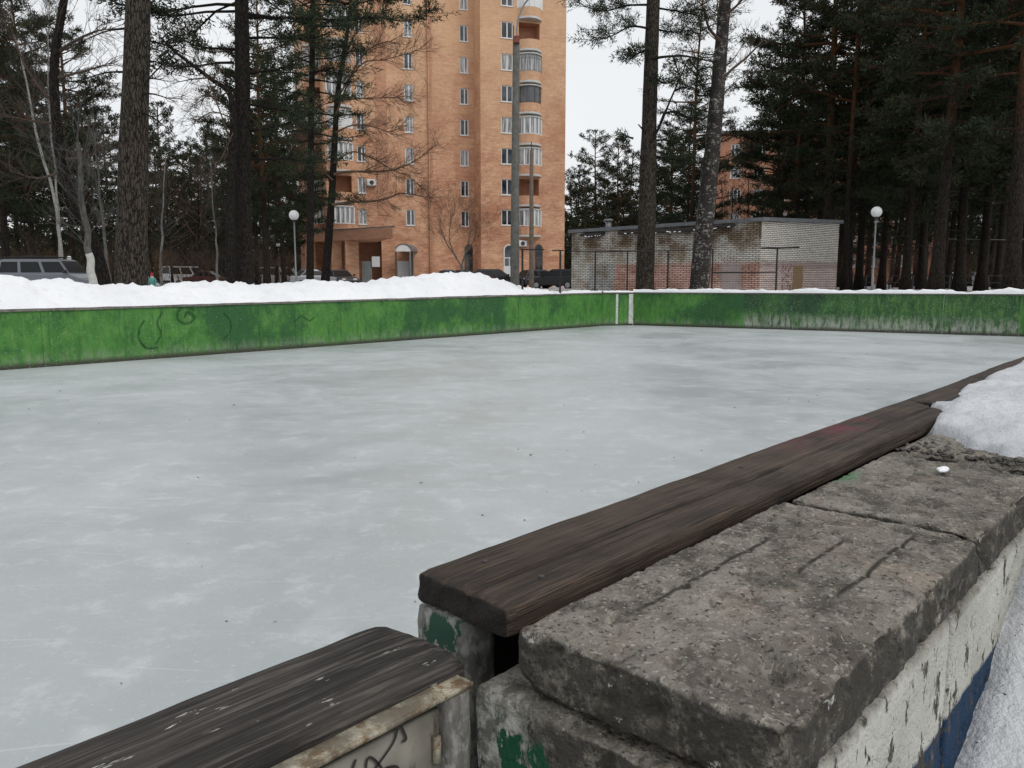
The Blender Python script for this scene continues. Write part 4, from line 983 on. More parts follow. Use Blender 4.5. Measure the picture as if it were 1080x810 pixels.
# ---- far apartment house behind the pines
FB = at_d(752, 295, 112); FB.z = GZ; FA = R(-6)
far = thing('apartment_building', 'distant orange brick apartment house half hidden by the pines above the shed', 'apartment building', tuple(FB), FA)
mb = MB(); hs = []; FH = HC + 148 / 843 * 112 - GZ
for k in range(6):
    for j in range(9): hs.append((2.6 + j * 3.1, FH - 2.2 - k * 3.0, 1.5, 1.5))
FL = 31; facade(mb, 0, FL, 0, -.5, FH, hs); mb.quad((FL, 0, -.5), (FL, 12, -.5), (FL, 12, FH), (FL, 0, FH)); mb.quad((0, 12, -.5), (0, 0, -.5), (0, 0, FH), (0, 12, FH)); mb.quad((0, 12, -.5), (0, 12, FH), (FL, 12, FH), (FL, 12, -.5)); o = mb.build('wall', M['brick_far'], far); wall_uv(o.data)
mb = MB(); mb.box((-.3, -.3, FH + .003), (FL + .3, 12.3, FH + .3)); mb.build('roof', M['roof_felt'], far)
wf = window_proto(1.5, 1.5, (-.15, .2))
for h in hs: put_window(wf, far, h[0], 0, h[1], 'curtain' if rng.random() < .4 else 'glass')
# ---- long white brick shed
S0 = at_d(603, 250, 43.5); S1 = at_d(803, 250, 37.0); S2 = at_d(884.5, 250, 41.5); SZ = .6
def shed():
    base = Vector((S0.x, S0.y, SZ)); t = thing('brick_shed', 'long white brick shed with pink and grey painted foot and a sagging roof edge', 'shed', tuple(base))
    L = lambda p: Vector((p.x - base.x, p.y - base.y, 0)); A, B, Cc = L(S0), L(S1), L(S2); D = A + (Cc - B)
    zt = lambda px, py, Dp: at_d(px, py, Dp).z - SZ
    hA, hB, hC = zt(603, 246, 43.5), zt(803, 233.5, 37.0), zt(884.5, 236, 41.5); hD = hA - .3
    def wall(P, Q, hp, hq, mat, name='wall'):
        m = MB(); m.quad((P.x, P.y, 0), (Q.x, Q.y, 0), (Q.x, Q.y, hq), (P.x, P.y, hp)); o = m.build(name, M[mat], t)
        uv = o.data.uv_layers.new(name='UVMap'); l = (Q - P).length
        for li, q in zip(o.data.polygons[0].loop_indices, ((0, 0), (l, 0), (l, hq), (0, hp))): uv.data[li].uv = q
        return o
    wall(A, B, hA, hB, 'shed_long'); wall(B, Cc, hB, hC, 'shed_gable'); wall(Cc, D, hC, hD, 'shed_gable'); wall(D, A, hD, hA, 'shed_gable')
    m = MB(); ctr = (A + Cc) / 2; ex = lambda P, h: ctr + (P - ctr) * 1.03 + Vector((0, 0, h + .01)); q = [ex(A, hA), ex(B, hB), ex(Cc, hC), ex(D, hD)]
    top = [p + Vector((0, 0, .17)) for p in q]; m.add([tuple(p) for p in q + top], [(0, 3, 2, 1), (4, 5, 6, 7)] + [(i, (i + 1) % 4, 4 + (i + 1) % 4, 4 + i) for i in range(4)]); m.build('roof', M['roof_felt'], t)
    out = Vector(((B - A).y, -(B - A).x, 0)).normalized(); out = -out if out.y > 0 else out; ev = (B - A)
    rr = random.Random(4)
    for (f0, f1) in ((.07, .20), (.29, .88)):
        m = MB(); pts = []
        n = int(12 + 60 * (f1 - f0))
        for i in range(n + 1):
            f = f0 + (f1 - f0) * i / n; p = A + ev * f; z = hA + (hB - hA) * f - .20 - .06 * math.sin(math.pi * i / n) - rr.uniform(0, .06); pts.append((p, z))
        vs = []
        for p, z in pts:
            up = hA + (hB - hA) * ((p - A).length / ev.length) - .03
            for (w, zz) in ((.004, up), (.30, z + .09 + rr.uniform(0, .05)), (.32, z), (.004, z + .05)): vs.append(tuple(p + out * w + Vector((0, 0, zz))))
        fs = [(i * 4 + j, i * 4 + (j + 1) % 4, (i + 1) * 4 + (j + 1) % 4, (i + 1) * 4 + j) for i in range(n) for j in range(4)] + [(0, 1, 2, 3), (n * 4 + 3, n * 4 + 2, n * 4 + 1, n * 4)]
        m.add(vs, fs); m.build('sagging_eave', M['burnt'], t)
        m = MB()
        for i in range(n): 
            if rr.random() < .35: a, b = pts[i], pts[i + 1]; m.quad(*(tuple(q) for q in (a[0] + out * .33 + Vector((0, 0, a[1] + .02)), b[0] + out * .33 + Vector((0, 0, b[1] + .02)), b[0] + out * .31 + Vector((0, 0, b[1] + .06)), a[0] + out * .31 + Vector((0, 0, a[1] + .06)))))
        m.build('eave_snow', M['snow'], t)
    p = A + ev * .16 - out * 1.0; m = MB(); m.tube([(p.x, p.y, hA), (p.x, p.y, hA + .62)], .17, 10); m.tube([(p.x, p.y, hA + .62), (p.x, p.y, hA + .72)], .25, 10); m.build('vent_pipe', M['grey_metal'], t, None, True)
    return t
shed()
# ---- ball-stop fence posts behind the boards
def tpost(px, ytop, P, Q, bar, label):
    p = col_line(px, ytop, P, Q); g = gz(p.x, p.y); t = thing('net_post', label, 'net post', (p.x, p.y, g)); h = p.z - g
    m = MB(); m.tube([(0, 0, -.1), (0, 0, h)], .034, 8); m.build('post', M['black_iron'], t); m = MB(); m.box((bar[0], -.03, h + .002), (bar[1], .03, h + .042)); m.build('crossbar', M['black_iron'], t)
LW0, LW1 = W(0, -16.35), W(20, -16.35)
tpost(551, 264, LW0, LW1, (-.05, .70), 'black iron net post with a bar reaching right, in front of the two poles'); tpost(591, 265, LW0, LW1, (-.28, .12), 'short-armed black iron net post just left of the white shed')
un = (Rb1 - Cb).normalized(); on = Vector((un.y, -un.x, 0)); on = on if on.y > 0 else -on
F0 = Cb + on * .45; F1 = Rb1 + on * .45
pts = [(628, 265), (662, 265), (705, 264.5), (752, 263), (820, 261.5)]
P = [col_line(x, y, F0, F1) for x, y in pts]
fence = thing('net_fence', 'black iron net frame standing behind the far boards before the shed', 'fence', (P[0].x, P[0].y, gz(P[0].x, P[0].y)))
b = fence.location
for p in P: m = MB(); m.tube([(p.x, p.y, gz(p.x, p.y) - .05), (p.x, p.y, p.z)], .03, 8); m.build('post', M['black_iron'], fence, b)
m = MB(); m.tube([P[0] + (P[0] - P[1]) * .8] + P[:4], .022, 6); m.build('top_rail', M['black_iron'], fence, b)
m = MB(); m.tube([P[4] + un * .7, P[4] - un * .55], .03, 6); m.build('crossbar', M['black_iron'], fence, b)
m = MB(); q0 = Vector((P[3].x, P[3].y, col_line(752, 287.5, F0, F1).z)); q1 = Vector((P[4].x, P[4].y, col_line(820, 287, F0, F1).z)); m.tube([q0, q1], .025, 6); m.build('middle_rail', M['black_iron'], fence, b)
m = MB()
for k in range(1, 5):
    f = k / 5
    for i in range(4): a, c = P[i], P[i + 1]; za, zc = b.z + (a.z - b.z) * f, b.z + (c.z - b.z) * f; m.tube([(a.x, a.y, za), ((a.x + c.x) / 2, (a.y + c.y) / 2, (za + zc) / 2 - .03), (c.x, c.y, zc)], .005, 3, False)
m.build('wire', M['black_iron'], fence, b)
# ---- poles and lamps
p = at_d(543, 300, 26.5); g = gz(p.x, p.y); top = at_d(544.5, 40, 26.5)
t = thing('street_light', 'thick grey concrete lamp pole in front of the brick tower', 'street light', (p.x, p.y, g)); b = t.location
m = MB(); m.tube([(p.x, p.y, g - .2), (p.x, p.y, g + 3), (top.x, top.y, top.z)], [.160, .140, .105], 12); m.build('pole', M['pole'], t, b, True)
m = MB(); q = top; m.box((q.x - .10, q.y - .17, q.z - .18), (q.x + .10, q.y + .17, q.z + .02)); m.tube([q + Vector((-.09, -.15, -.15)), q + Vector((-.09, -.15, .33))], .02, 6); m.build('clamp', M['rust_red'] if 'rust_red' in M else M.setdefault('rust_red', plain('red_brown_iron', (.16, .055, .035), .3, 9, .7)), t, b)
arm = spline([q + Vector((.02, -.14, -.05)), q + Vector((.05, -.14, .5)), q + Vector((.28, -.16, 1.0)), q + Vector((.50, -.2, 1.18))]); m = MB(); m.tube(arm, .028, 6); m.build('lamp_arm', M['grey_metal'], t, b, True)
m = MB(); rbox(m, tuple(q + Vector((.08, -.34, 1.20))), tuple(q + Vector((.62, -.06, 1.36))), (.06, .06, .05), .06); m.build('lamp_head', M['grey_metal'], t, b, True)
p = at_d(560.5, 300, 29); g = gz(p.x, p.y); top = at_d(560.5, 158, 29)
t = thing('timber_pole', 'thin brown pole with a whitewashed foot beside the concrete lamp pole', 'pole', (p.x, p.y, g)); b = t.location
m = MB(); m.tube([(p.x, p.y, g + .95), (p.x, p.y, g + 2.4), (top.x, top.y, top.z)], [.10, .085, .06], 8); m.build('pole', M['wood_pole'], t, b, True)
m = MB(); m.tube([(p.x, p.y, g - .2), (p.x, p.y, g + .95)], [.145, .13], 10); m.build('whitewashed_foot', M['whitewash'], t, b, True)
m = MB(); m.tube([top, top + Vector((0, 0, .28))], .018, 6); m.build('spike', M['dark_metal'], t, b)
def globe_lamp(px, py, D, r, label, two=False):
    p = at_d(px, py, D); g = gz(p.x, p.y); t = thing('street_lamp', label, 'street lamp', (p.x, p.y, g)); h = p.z - g
    m = MB(); m.tube([(0, 0, -.2), (0, 0, 1.0), (0, 0, 1.02), (0, 0, h - r - .05)], [.065, .06, .04, .035], 8); m.build('pole', M['grey_metal'], t, None, True)
    m = MB(); m.tube([(0, 0, h - r - .1), (0, 0, h - r + .03)], [.05, .1], 10); m.build('collar', M['dark_metal'], t)
    m = MB(); m.ball((0, 0, h), r, 20, 14); m.build('globe', M['lamp_glass'], t, None, True)
globe_lamp(310, 227, 39, .235, 'white globe lamp on a thin pole left of the brick tower'); globe_lamp(924.5, 223.5, 36, .235, 'white globe lamp on a thin pole before the dark pines on the right')
globe_lamp(293.5, 258, 72, .19, 'small distant globe lamp between the pines left of the tower'); globe_lamp(73, 272.5, 55, .16, 'small white globe just above the roof of the grey off-roader')
# ---- cars
def car(label, px0, px1, D, style, body, yaw=0.0, flip=False, roof_rack=False, stripes=False, base=None, name='parked_car', cat='car', wscale=1.0):
    cx = at_d((px0 + px1) / 2, 295, D).x; Lc = abs(at_d(px1, 295, D).x - at_d(px0, 295, D).x) / abs(math.cos(yaw))
    Lc = max(4.2, min(5.0, Lc)); t = thing(name, label, cat, (cx, D, gz(cx, D) if base is None else base), yaw + (math.pi if flip else 0), 'cars parked beyond the rink')
    hl = Lc / 2
    if style == 'suv': belt, roof, wsf, wsr, hood, wid = 1.12, 1.80, .28, .02, .92, 1.85; gx = (-hl + .06, -hl + .16, hl * .28, hl * .50)
    elif style == 'wagon': belt, roof, hood, wid = .92, 1.46, .82, 1.72; gx = (-hl + .05, -hl + .42, hl * .10, hl * .42)
    elif style == 'hatch': belt, roof, hood, wid = .92, 1.48, .84, 1.70; gx = (-hl + .06, -hl + .55, hl * .08, hl * .48)
    elif style == 'van': belt, roof, hood, wid = 1.15, 2.0, 1.05, 1.9; gx = (-hl + .02, -hl + .1, hl * .55, hl * .82)
    else: belt, roof, hood, wid = .92, 1.44, .84, 1.74; gx = (-hl + .75, -hl + 1.35, hl * .10, hl * .46)
    gb = .26; hw = wid / 2
    prof = [(-hl, .42), (-hl, belt - .10), (-hl + .05, belt), (gx[0], belt + .01), (gx[3], belt + .005), (hl * .72, hood), (hl - .12, hood - .12), (hl, .62), (hl, .36), (hl - .2, gb), (-hl + .2, gb)]
    if style == 'sedan': prof[2] = (-hl + .06, belt - .02)
    m = MB(); n = len(prof)
    cen = Vector((0, 0, .7)); st = [(-hw, .90), (-hw + .05, .97), (-hw + .16, 1.0), (hw - .16, 1.0), (hw - .05, .97), (hw, .90)]
    vs = []
    for (y, k) in st:
        for (x, z) in prof: vs.append((x * (.985 + .015 * (k - .9) * 10), y, .7 + (z - .7) * (.86 + .14 * (k - .9) * 10)))
    fs = [(i * n + j, i * n + (j + 1) % n, (i + 1) * n + (j + 1) % n, (i + 1) * n + j) for i in range(5) for j in range(n)] + [tuple(range(n))[::-1], tuple(5 * n + j for j in range(n))]
    m.add(vs, fs)
    # cabin with tumblehome
    yb, yr = hw - .04, hw - .22
    cab = [(gx[0], belt - .04), (gx[1], roof - .04), (gx[1] + .18, roof), (gx[2] - .15, roof), (gx[2], roof - .05), (gx[3], belt - .04)]
    vs = []
    for sy in (-1, 1):
        for (x, z) in cab: k = (z - belt) / (roof - belt); vs.append((x, sy * (yb + (yr - yb) * max(0, k)), z))
    k = len(cab); m.add(vs, [tuple(range(k)), tuple(range(k, 2 * k))[::-1]] + [(i, k + i, k + (i + 1) % k, (i + 1) % k) for i in range(k)])
    bd = m.build('body', M[body], t); bd.modifiers.new('Bevel', 'BEVEL').width = .03; bd.modifiers['Bevel'].segments = 2; bd.modifiers['Bevel'].limit_method = 'ANGLE'
    def side_y(z): kk = max(0, (z - belt) / (roof - belt)); return yb + (yr - yb) * kk + .006
    gz0, gz1 = belt + .06, roof - .13
    xl = lambda z: gx[0] + (gx[1] - gx[0]) * (z - belt) / (roof - belt) + .10; xr = lambda z: gx[3] + (gx[2] - gx[3]) * (z - belt) / (roof - belt) - .12
    cuts = [0, .30, .66, 1.0] if style in ('suv', 'wagon', 'van') else [0, .46, 1.0]
    for sy in (-1, 1):
        for i in range(len(cuts) - 1):
            g = MB(); a, c = cuts[i] + (.025 if i else 0), cuts[i + 1] - (.025 if i < len(cuts) - 2 else 0)
            q = [(xl(gz0) + (xr(gz0) - xl(gz0)) * a, gz0), (xl(gz0) + (xr(gz0) - xl(gz0)) * c, gz0), (xl(gz1) + (xr(gz1) - xl(gz1)) * c, gz1), (xl(gz1) + (xr(gz1) - xl(gz1)) * a, gz1)]
            g.add([(x, sy * side_y(z), z) for x, z in q] + [(x, sy * (side_y(z) - .02), z) for x, z in q], [(0, 1, 2, 3), (7, 6, 5, 4), (0, 4, 5, 1), (1, 5, 6, 2), (2, 6, 7, 3), (3, 7, 4, 0)]); g.build('side_window', M['car_glass'], t)
    for nm, (x0, z0), (x1, z1), s in (('windscreen', (gx[3], belt), (gx[2], roof - .05), 1), ('rear_window', (gx[0], belt), (gx[1], roof - .04), -1)):
        A = Vector((x0, 0, z0)); B = Vector((x1, 0, z1)); nrm = Vector(((B - A).z, 0, -(B - A).x)).normalized() * s; nrm = nrm if nrm.x * s > 0 else -nrm
        g = MB(); a, c = A.lerp(B, .12) + nrm * .008, A.lerp(B, .92) + nrm * .008; g.add([(a.x, -hw + .16, a.z), (a.x, hw - .16, a.z), (c.x, hw - .28, c.z), (c.x, -hw + .28, c.z)], [(0, 1, 2, 3)]); g.build(nm, M['car_glass'], t)
    for x in (-hl + .82, hl - .85):
        for sy in (-1, 1):
            rw = .36 if style == 'suv' else .31
            w_ = MB(); w_.tube([(x, sy * (hw - .20), rw), (x, sy * (hw + .012), rw)], rw, 18); wo = w_.build('wheel', M['tyre'], t); w_ = MB(); w_.tube([(x, sy * (hw + .014), rw), (x, sy * (hw + .026), rw)], rw * .62, 14); w_.build('rim', M['rim'], wo)
    for sy in (-1, 1):
        g = MB(); g.box((hl - .20, sy * (hw - .40) - .15, .62), (hl - .012, sy * (hw - .40) + .15, .76)); g.build('headlight', M['head_light'], t)
        g = MB(); g.box((-hl - .012, sy * (hw - .18) - .09, belt - .34), (-hl + .1, sy * (hw - .18) + .09, belt - .10)); g.build('tail_light', M['red_light'], t)
        g = MB(); rbox(g, (gx[3] - .22, sy * (hw + .09) - .09, belt + .02), (gx[3] - .08, sy * (hw + .09) + .09, belt + .17), (.05, .05, .05), .03); g.build('mirror', M['black_plastic'], t)
    g = MB(); g.box((hl - .07, -hw + .15, .34), (hl + .035, hw - .15, .54)); g.build('bumper', M['black_plastic'], t); g = MB(); g.box((-hl - .045, -hw + .12, .36), (-hl + .07, hw - .12, .58)); g.build('bumper', M['black_plastic'], t)
    if roof_rack:
        g = MB()
        for sy in (-1, 1): g.tube([(gx[1] + .1, sy * .6, roof + .09), (gx[2] - .1, sy * .6, roof + .09)], .022, 6)
        for i in range(7): x = gx[1] + .15 + (gx[2] - gx[1] - .3) * i / 6; g.tube([(x, -.6, roof + .09), (x, .6, roof + .09)], .016, 5); g.tube([(x, -.6, roof - .02), (x, -.6, roof + .09)], .014, 5); g.tube([(x, .6, roof - .02), (x, .6, roof + .09)], .014, 5)
        g.box((gx[1] + .9, -.45, roof + .107), (gx[1] + 1.6, .4, roof + .17)); g.build('roof_rack', M['black_plastic'], t)
    if stripes:
        g = MB()
        for sy in (-1, 1): g.box((-.55, sy * (hw + .004) - .006, .55), (-.42, sy * (hw + .004) + .006, .86))
        g.build('side_stripe', M['red_light'], t)
    return t
for k, c in dict(silver=(.34, .35, .37), dark_grey=(.07, .075, .085), black_car=(.016, .016, .018), dark_red=(.10, .025, .025), white_car=(.62, .63, .64), grey_blue=(.15, .16, .18)).items(): M[k] = paint(k + '_paint', c)
car('grey off-roader with a black roof rack parked behind the snow bank at the left', 8, 110, 38.5, 'suv', 'grey_blue', 0, False, True, base=1.0 - .19)
car('silver sedan parked before the brick entrance, left of the leaning bare tree', 314, 346, 62, 'sedan', 'silver', R(35), base=1.0)
car('dark sedan parked right behind the bare tree at the entrance', 346, 369, 64, 'sedan', 'dark_grey', R(-55), base=1.0)
car('grey sedan with a sloping windscreen behind the snow bank at the porch', 444, 492, 64, 'sedan', 'dark_grey', R(8), True, base=1.0)
car('low black sedan whose roof shows above the highest snow', 470, 508, 66.5, 'sedan', 'black_car', R(8), base=1.0)
car('black estate car with a red side stripe left of the concrete pole', 503, 545, 63, 'wagon', 'black_car', R(12), False, stripes=True, base=1.0)
car('grey car partly hidden by the whitewashed pole foot', 552, 590, 68, 'hatch', 'dark_grey', R(30), base=1.0)
car('shiny black car at the corner of the white shed', 568, 606, 60, 'hatch', 'black_car', R(-28), True, base=.95)
car('dark red car parked far back in the wood at the left', 203, 238, 74, 'sedan', 'dark_red', 0, base=1.0)
car('white van far back between the left pines', 186, 206, 82, 'van', 'white_car', R(50), base=1.0, name='parked_van', cat='van')
car('white minibus far back near the small lamp', 284, 309, 84, 'van', 'white_car', R(4), base=.95, name='parked_van', cat='van')
car('snow grey car far behind the right trunks, near the lamp', 952, 975, 88, 'sedan', 'silver', R(10), base=1.0)
car('white car far behind the right trunks', 990, 1012, 90, 'hatch', 'white_car', R(-8), base=1.0)
car('grey blue car at the far right behind the trunks', 1018, 1045, 86, 'sedan', 'grey_blue', R(5), base=1.0)
# low rail fence in the right wood
q0 = at_d(890, 296, 58); q1 = at_d(1085, 296, 52); t = thing('low_fence', 'low dark rail fence among the trunks on the right', 'fence', (q0.x, q0.y, GZ)); b = t.location
for k in range(16): p = q0.lerp(q1, k / 15); m = MB(); m.box((p.x - .04, p.y - .04, GZ - .1), (p.x + .04, p.y + .04, GZ + .95)); m.build('post', M['dark_metal'], t, b)
m = MB()
for z in (.45, .9): m.tube([(q0.x, q0.y - .06, GZ + z), (q1.x, q1.y - .06, GZ + z)], .03, 5)
m.build('rail', M['dark_metal'], t, b)
# overhead wire in the right wood
m = MB(); a0, a1 = at_d(1000, 252, 47), at_d(1120, 251, 47); m.tube([a0, a0.lerp(a1, .5) - Vector((0, 0, .08)), a1], .012, 4); 
tag(m.build('overhead_wire', M['grey_metal']), 'thin pale wire strung between the trunks at the far right', 'wire')
# child in a red hat beside the big pine
p = at_d(160.5, 293, 38); g = gz(p.x, p.y)
def figure(H, loc):
    me = bpy.data.meshes.new('person'); k = H / 1.2
    J = [(0, 0, .58), (0, 0, .78), (0, 0, .93), (0, -.01, 1.0), (0, -.015, 1.10), (.09, 0, .54), (.10, .02, .30), (.10, .05, .05), (.10, -.07, .03), (-.09, 0, .54), (-.10, -.03, .30), (-.10, -.01, .05), (-.10, -.12, .03), (.16, 0, .90), (.22, -.02, .70), (.23, -.10, .54), (-.16, 0, .90), (-.22, -.02, .70), (-.22, -.10, .54)]
    E = [(0, 1), (1, 2), (2, 3), (3, 4), (0, 5), (5, 6), (6, 7), (7, 8), (0, 9), (9, 10), (10, 11), (11, 12), (2, 13), (13, 14), (14, 15), (2, 16), (16, 17), (17, 18)]
    rad = [.15, .16, .13, .055, .105, .095, .075, .055, .045, .095, .075, .055, .045, .075, .06, .04, .075, .06, .04]
    me.from_pydata([(x * k, y * k, z * k) for x, y, z in J], E, []); o = bpy.data.objects.new('person', me); C.objects.link(o); o.location = loc
    o.modifiers.new('Skin', 'SKIN'); sk = me.skin_vertices[0].data if me.skin_vertices else None
    if sk is None: bpy.context.view_layer.objects.active = o; sk = me.skin_vertices[0].data
    for i, r in enumerate(rad): sk[i].radius = (r * k, r * k)
    sk[0].use_root = True
    o.modifiers.new('Sub', 'SUBSURF').levels = 2; o.modifiers['Sub'].render_levels = 2
    me.materials.append(M['teal']); return o, k
M['teal'] = plain('teal_jacket', (.10, .30, .26), .15, 8, .8); M['red_hat'] = plain('red_knit_hat', (.35, .03, .05), .2, 20, .9); M['skin'] = plain('skin', (.50, .33, .26), .05, 5, .6)
o, k = figure(.92, (p.x, p.y, g)); tag(o, 'child in a red hat and pale teal jacket behind the snow at the big pine', 'person')
m = MB(); m.ball((0, -.01 * k, 1.145 * k), .115 * k, 14, 9, (1, 1.05, .85)); m.ball((0, 0, 1.26 * k), .035, 8, 6); m.build('hat', M['red_hat'], o, None, True)
m = MB(); m.ball((0, -.055 * k, 1.07 * k), .078 * k, 12, 8, (.95, .75, 1)); m.ball((0, -.118 * k, 1.065 * k), .014, 6, 5); m.build('face', M['skin'], o, None, True)
m = MB(); m.tube([(0, 0, .97 * k), (0, 0, 1.02 * k)], [.085, .075], 12); m.build('scarf', M['white_frame'], o, None, True)
# person bending by the parked cars before the entrance is only a dark smudge in the photograph, so a snow-capped shrub stands there
# ================================================================= TREES
def tree_root(name, label, p, group=None):
    return thing(name, label, 'tree', (p.x, p.y, gz(p.x, p.y)), 0, group)
def custom_trunk(root, pts, r0, r1, mat, n=12, flare=.25, wa=.10, sub=6, name='trunk'):
    P = spline(to_ground(pts), sub); b = root.location; m = MB(); m.tube(P, taper(P, r0, r1, flare), n, True, trunk_wob(r0 * 77, wa)); m.build(name, M[mat], root, b, True); return P
M['pale_twig'] = plain('pale_grey_twigs', (.085, .08, .074), .35, 3, .9)
# 1 the big pine left of centre
pts = path_px([(138.5, 296), (141, 150), (145.5, 0)], 19.2); pts += [pts[-1] + Vector((.12, .1, 4.5)), pts[-1] + Vector((.2, .3, 11))]
t = tree_root('pine_tree', 'largest pine trunk with thick furrowed plated bark, left of centre', pts[0])
P = custom_trunk(t, pts, .41, .17, 'pine_bark', 40, .12, .055, 14); rng = random.Random(2)
wood, tf = MB(), Tufts()
for (a, q) in (((148, 42), (205, 62)), ((148, 55), (178, 56)), ((146, 68), (176, 68)), ((146, 98), (190, 52)), ((146, 87), (178, 86)), ((146, 100), (188, 108)), ((133, 30), (78, 48)), ((134, 76), (75, 88)), ((145, 118), (184, 141))):
    A, B = at_d(*a, 19.1), at_d(*q, 18.4 + rng.random() * 1.4); pl = spline([A, A.lerp(B, .4) + Vector((0, 0, .08)), B]); wood.tube(pl, [.03 - .024 * i / (len(pl) - 1) for i in range(len(pl))], 5, False); twigs(wood, pl, 7, .45, .008, 1, rng, .3, 3)
for k in range(26): f = .62 + .38 * k / 26; q, _ = along(P, f); pine_branch(wood, tf, q, k * 2.4, 3.4 * (1.2 - (f - .62) * 2), .15, .06, rng, .8)
wood.build('limbs', M['dark_bark'], t, t.location); o = link('crown', tf.mesh('pine_crown', M['needles'], 1, 9, .26, .024), t); o.location = -t.location
# 2 dark pine with a second leaning stem
pts = path_px([(257, 297), (256, 150), (255, 0)], 29); pts += [pts[-1] + Vector((.05, .3, 5)), pts[-1] + Vector((.1, .4, 11))]
t = tree_root('pine_tree', 'straight dark pine trunk left of the brick tower, with a thinner stem against it', pts[0]); b = t.location
P = custom_trunk(t, pts, .36, .15, 'dark_bark', 18, .2, .07, 10); rng = random.Random(7); wood, tf = MB(), Tufts()
for k in range(30):
    f = .46 + .54 * k / 30; q, _ = along(P, f); pine_branch(wood, tf, q, k * 2.4 + .5, 3.6 * (1.15 - (f - .5) * 1.7) * rng.uniform(.6, 1.1), .1, .06, rng, .75)
for (px, py, az, L) in ((247, 66, 3.0, 2.9), (248, 52, 3.3, 2.2), (262, 40, .1, 2.8), (262, 78, -.2, 2.6), (262, 110, .2, 3.0), (262, 138, -.1, 2.4), (248, 12, 3.2, 4.8), (248, 3, 3.0, 4.4), (262, 15, .0, 4.4), (262, 168, .1, 2.9)):
    pine_branch(wood, tf, at_d(px, py, 29), az, L, .05, .05, rng, 1.0)
wood.build('limbs', M['dark_bark'], t, b); o = link('crown', tf.mesh('pine_crown', M['needles'], 2, 9, .27, .028), t); o.location = -b
pts = path_px([(243, 298), (242.5, 220), (245, 160), (246, 120), (241, 97), (225, 85), (205, 70), (185, 55), (170, 40)], 28.3)
t = tree_root('bare_tree', 'thin bare stem bending away to the left above the straight dark pine', pts[0]); b = t.location
P = custom_trunk(t, pts, .17, .03, 'dark_bark', 10, .15, .06, 5); cr = MB(); rng = random.Random(9)
for l in ([(241, 97), (228, 102), (214, 100)], [(243, 150), (230, 112), (217, 78), (202, 48), (196, 25)], [(245, 125), (225, 118), (205, 128)], [(246, 140), (232, 170), (222, 182)], [(230, 88), (215, 104), (200, 113)], [(220, 82), (200, 84), (182, 88)]):
    pl = spline(path_px(l, 28.2)); cr.tube(pl, [.03 - .022 * i / (len(pl) - 1) for i in range(len(pl))], 5, False); twigs(cr, pl, 12, .8, .010, 2, rng, .25, 3)
twigs(cr, P[len(P) // 2:], 18, 1.0, .012, 2, rng, .1, 3); cr.build('crown', M['twig'], t, b)
# 3 dark leaning curved tree at the left
pts = path_px([(111, 299), (97, 252), (80, 215), (66, 175), (59, 120), (57, 70), (64, 20), (72, -25)], 25)
t = tree_root('bare_tree', 'dark curved tree leaning left in front of the grey off-roader', pts[0]); b = t.location
P = custom_trunk(t, pts, .21, .10, 'dark_bark', 14, .1, .10, 6); cr = MB(); rng = random.Random(11)
for l in ([(60, 55), (85, 40), (105, 32), (125, 30)], [(60, 82), (85, 76), (118, 66)], [(70, 168), (85, 166), (100, 160), (122, 135)], [(58, 110), (40, 90), (22, 60), (8, 20)], [(60, 130), (35, 128), (0, 120)], [(66, 180), (40, 188), (10, 180)]):
    pl = spline(path_px(l, 25)); cr.tube(pl, [.05 - .04 * i / (len(pl) - 1) for i in range(len(pl))], 6, False); twigs(cr, pl, 14, 1.0, .012, 2, rng, .2, 3)
twigs(cr, P[20:], 20, 1.4, .014, 2, rng, .1, 3); cr.build('crown', M['twig'], t, b)
# birches at the left
def birch(label, path, D, r0, seed, white_foot=None, crown_n=40, mat='birch', name='birch_tree', crown_mat='pale_twig', L=1.4, r1=.02):
    jr = random.Random(seed); P0 = path_px(path, D); P0 = [p.lerp(q, k / 3) + (Vector((jr.gauss(0, .02 + .0003 * D), jr.gauss(0, .05), 0)) if (i or k) else Vector((0, 0, 0))) for i, (p, q) in enumerate(zip(P0[:-1], P0[1:])) for k in range(3)] + [P0[-1]]; t = tree_root(name, label, P0[0]); b = t.location; P = custom_trunk(t, P0, r0, r1, mat, 10, .1, .07, 5)
    rng = random.Random(seed); cr = MB(); twigs(cr, P, crown_n, L, .014, 2, rng, .35, 4, .12); cr.build('crown', M[crown_mat], t, b)
    if white_foot:
        m = MB(); q = [p for p in P if p.z - b.z < white_foot]; m.tube(q, [r * 1.06 for r in taper(P, r0, r1, .1)[:len(q)]], 12, False); m.build('whitewashed_foot', M['whitewash'], t, b, True)
    return t
birch('slender white birch leaning left from behind the off-roader', [(65, 272), (60, 225), (47, 172), (34, 120), (24, 70), (12, 20), (4, -20)], 44, .10, 31, crown_n=60, L=1.8)
birch('thin pale birch rising beside the leaning birch', [(63, 268), (60, 200), (52, 130), (50, 60), (52, 0)], 46, .075, 32, crown_n=50)
birch('tree with a whitewashed foot standing just left of the dark leaning trunk', [(98.5, 298), (95, 262), (88, 210), (82, 150)], 24.3, .115, 33, 1.75, 30, 'pole', r1=.06)
birch('thin grey stem between the leaning trunk and the big pine', [(116, 296), (110, 250), (105, 205), (100, 140)], 33, .08, 34, None, 24, 'pole')
birch('thin birch far back right of the big pine', [(170, 292), (171, 250), (172, 215), (175, 160)], 60, .12, 35)
birch('second thin birch far back left of the pine pair', [(229, 290), (228, 255), (226, 228), (222, 170)], 62, .10, 36)
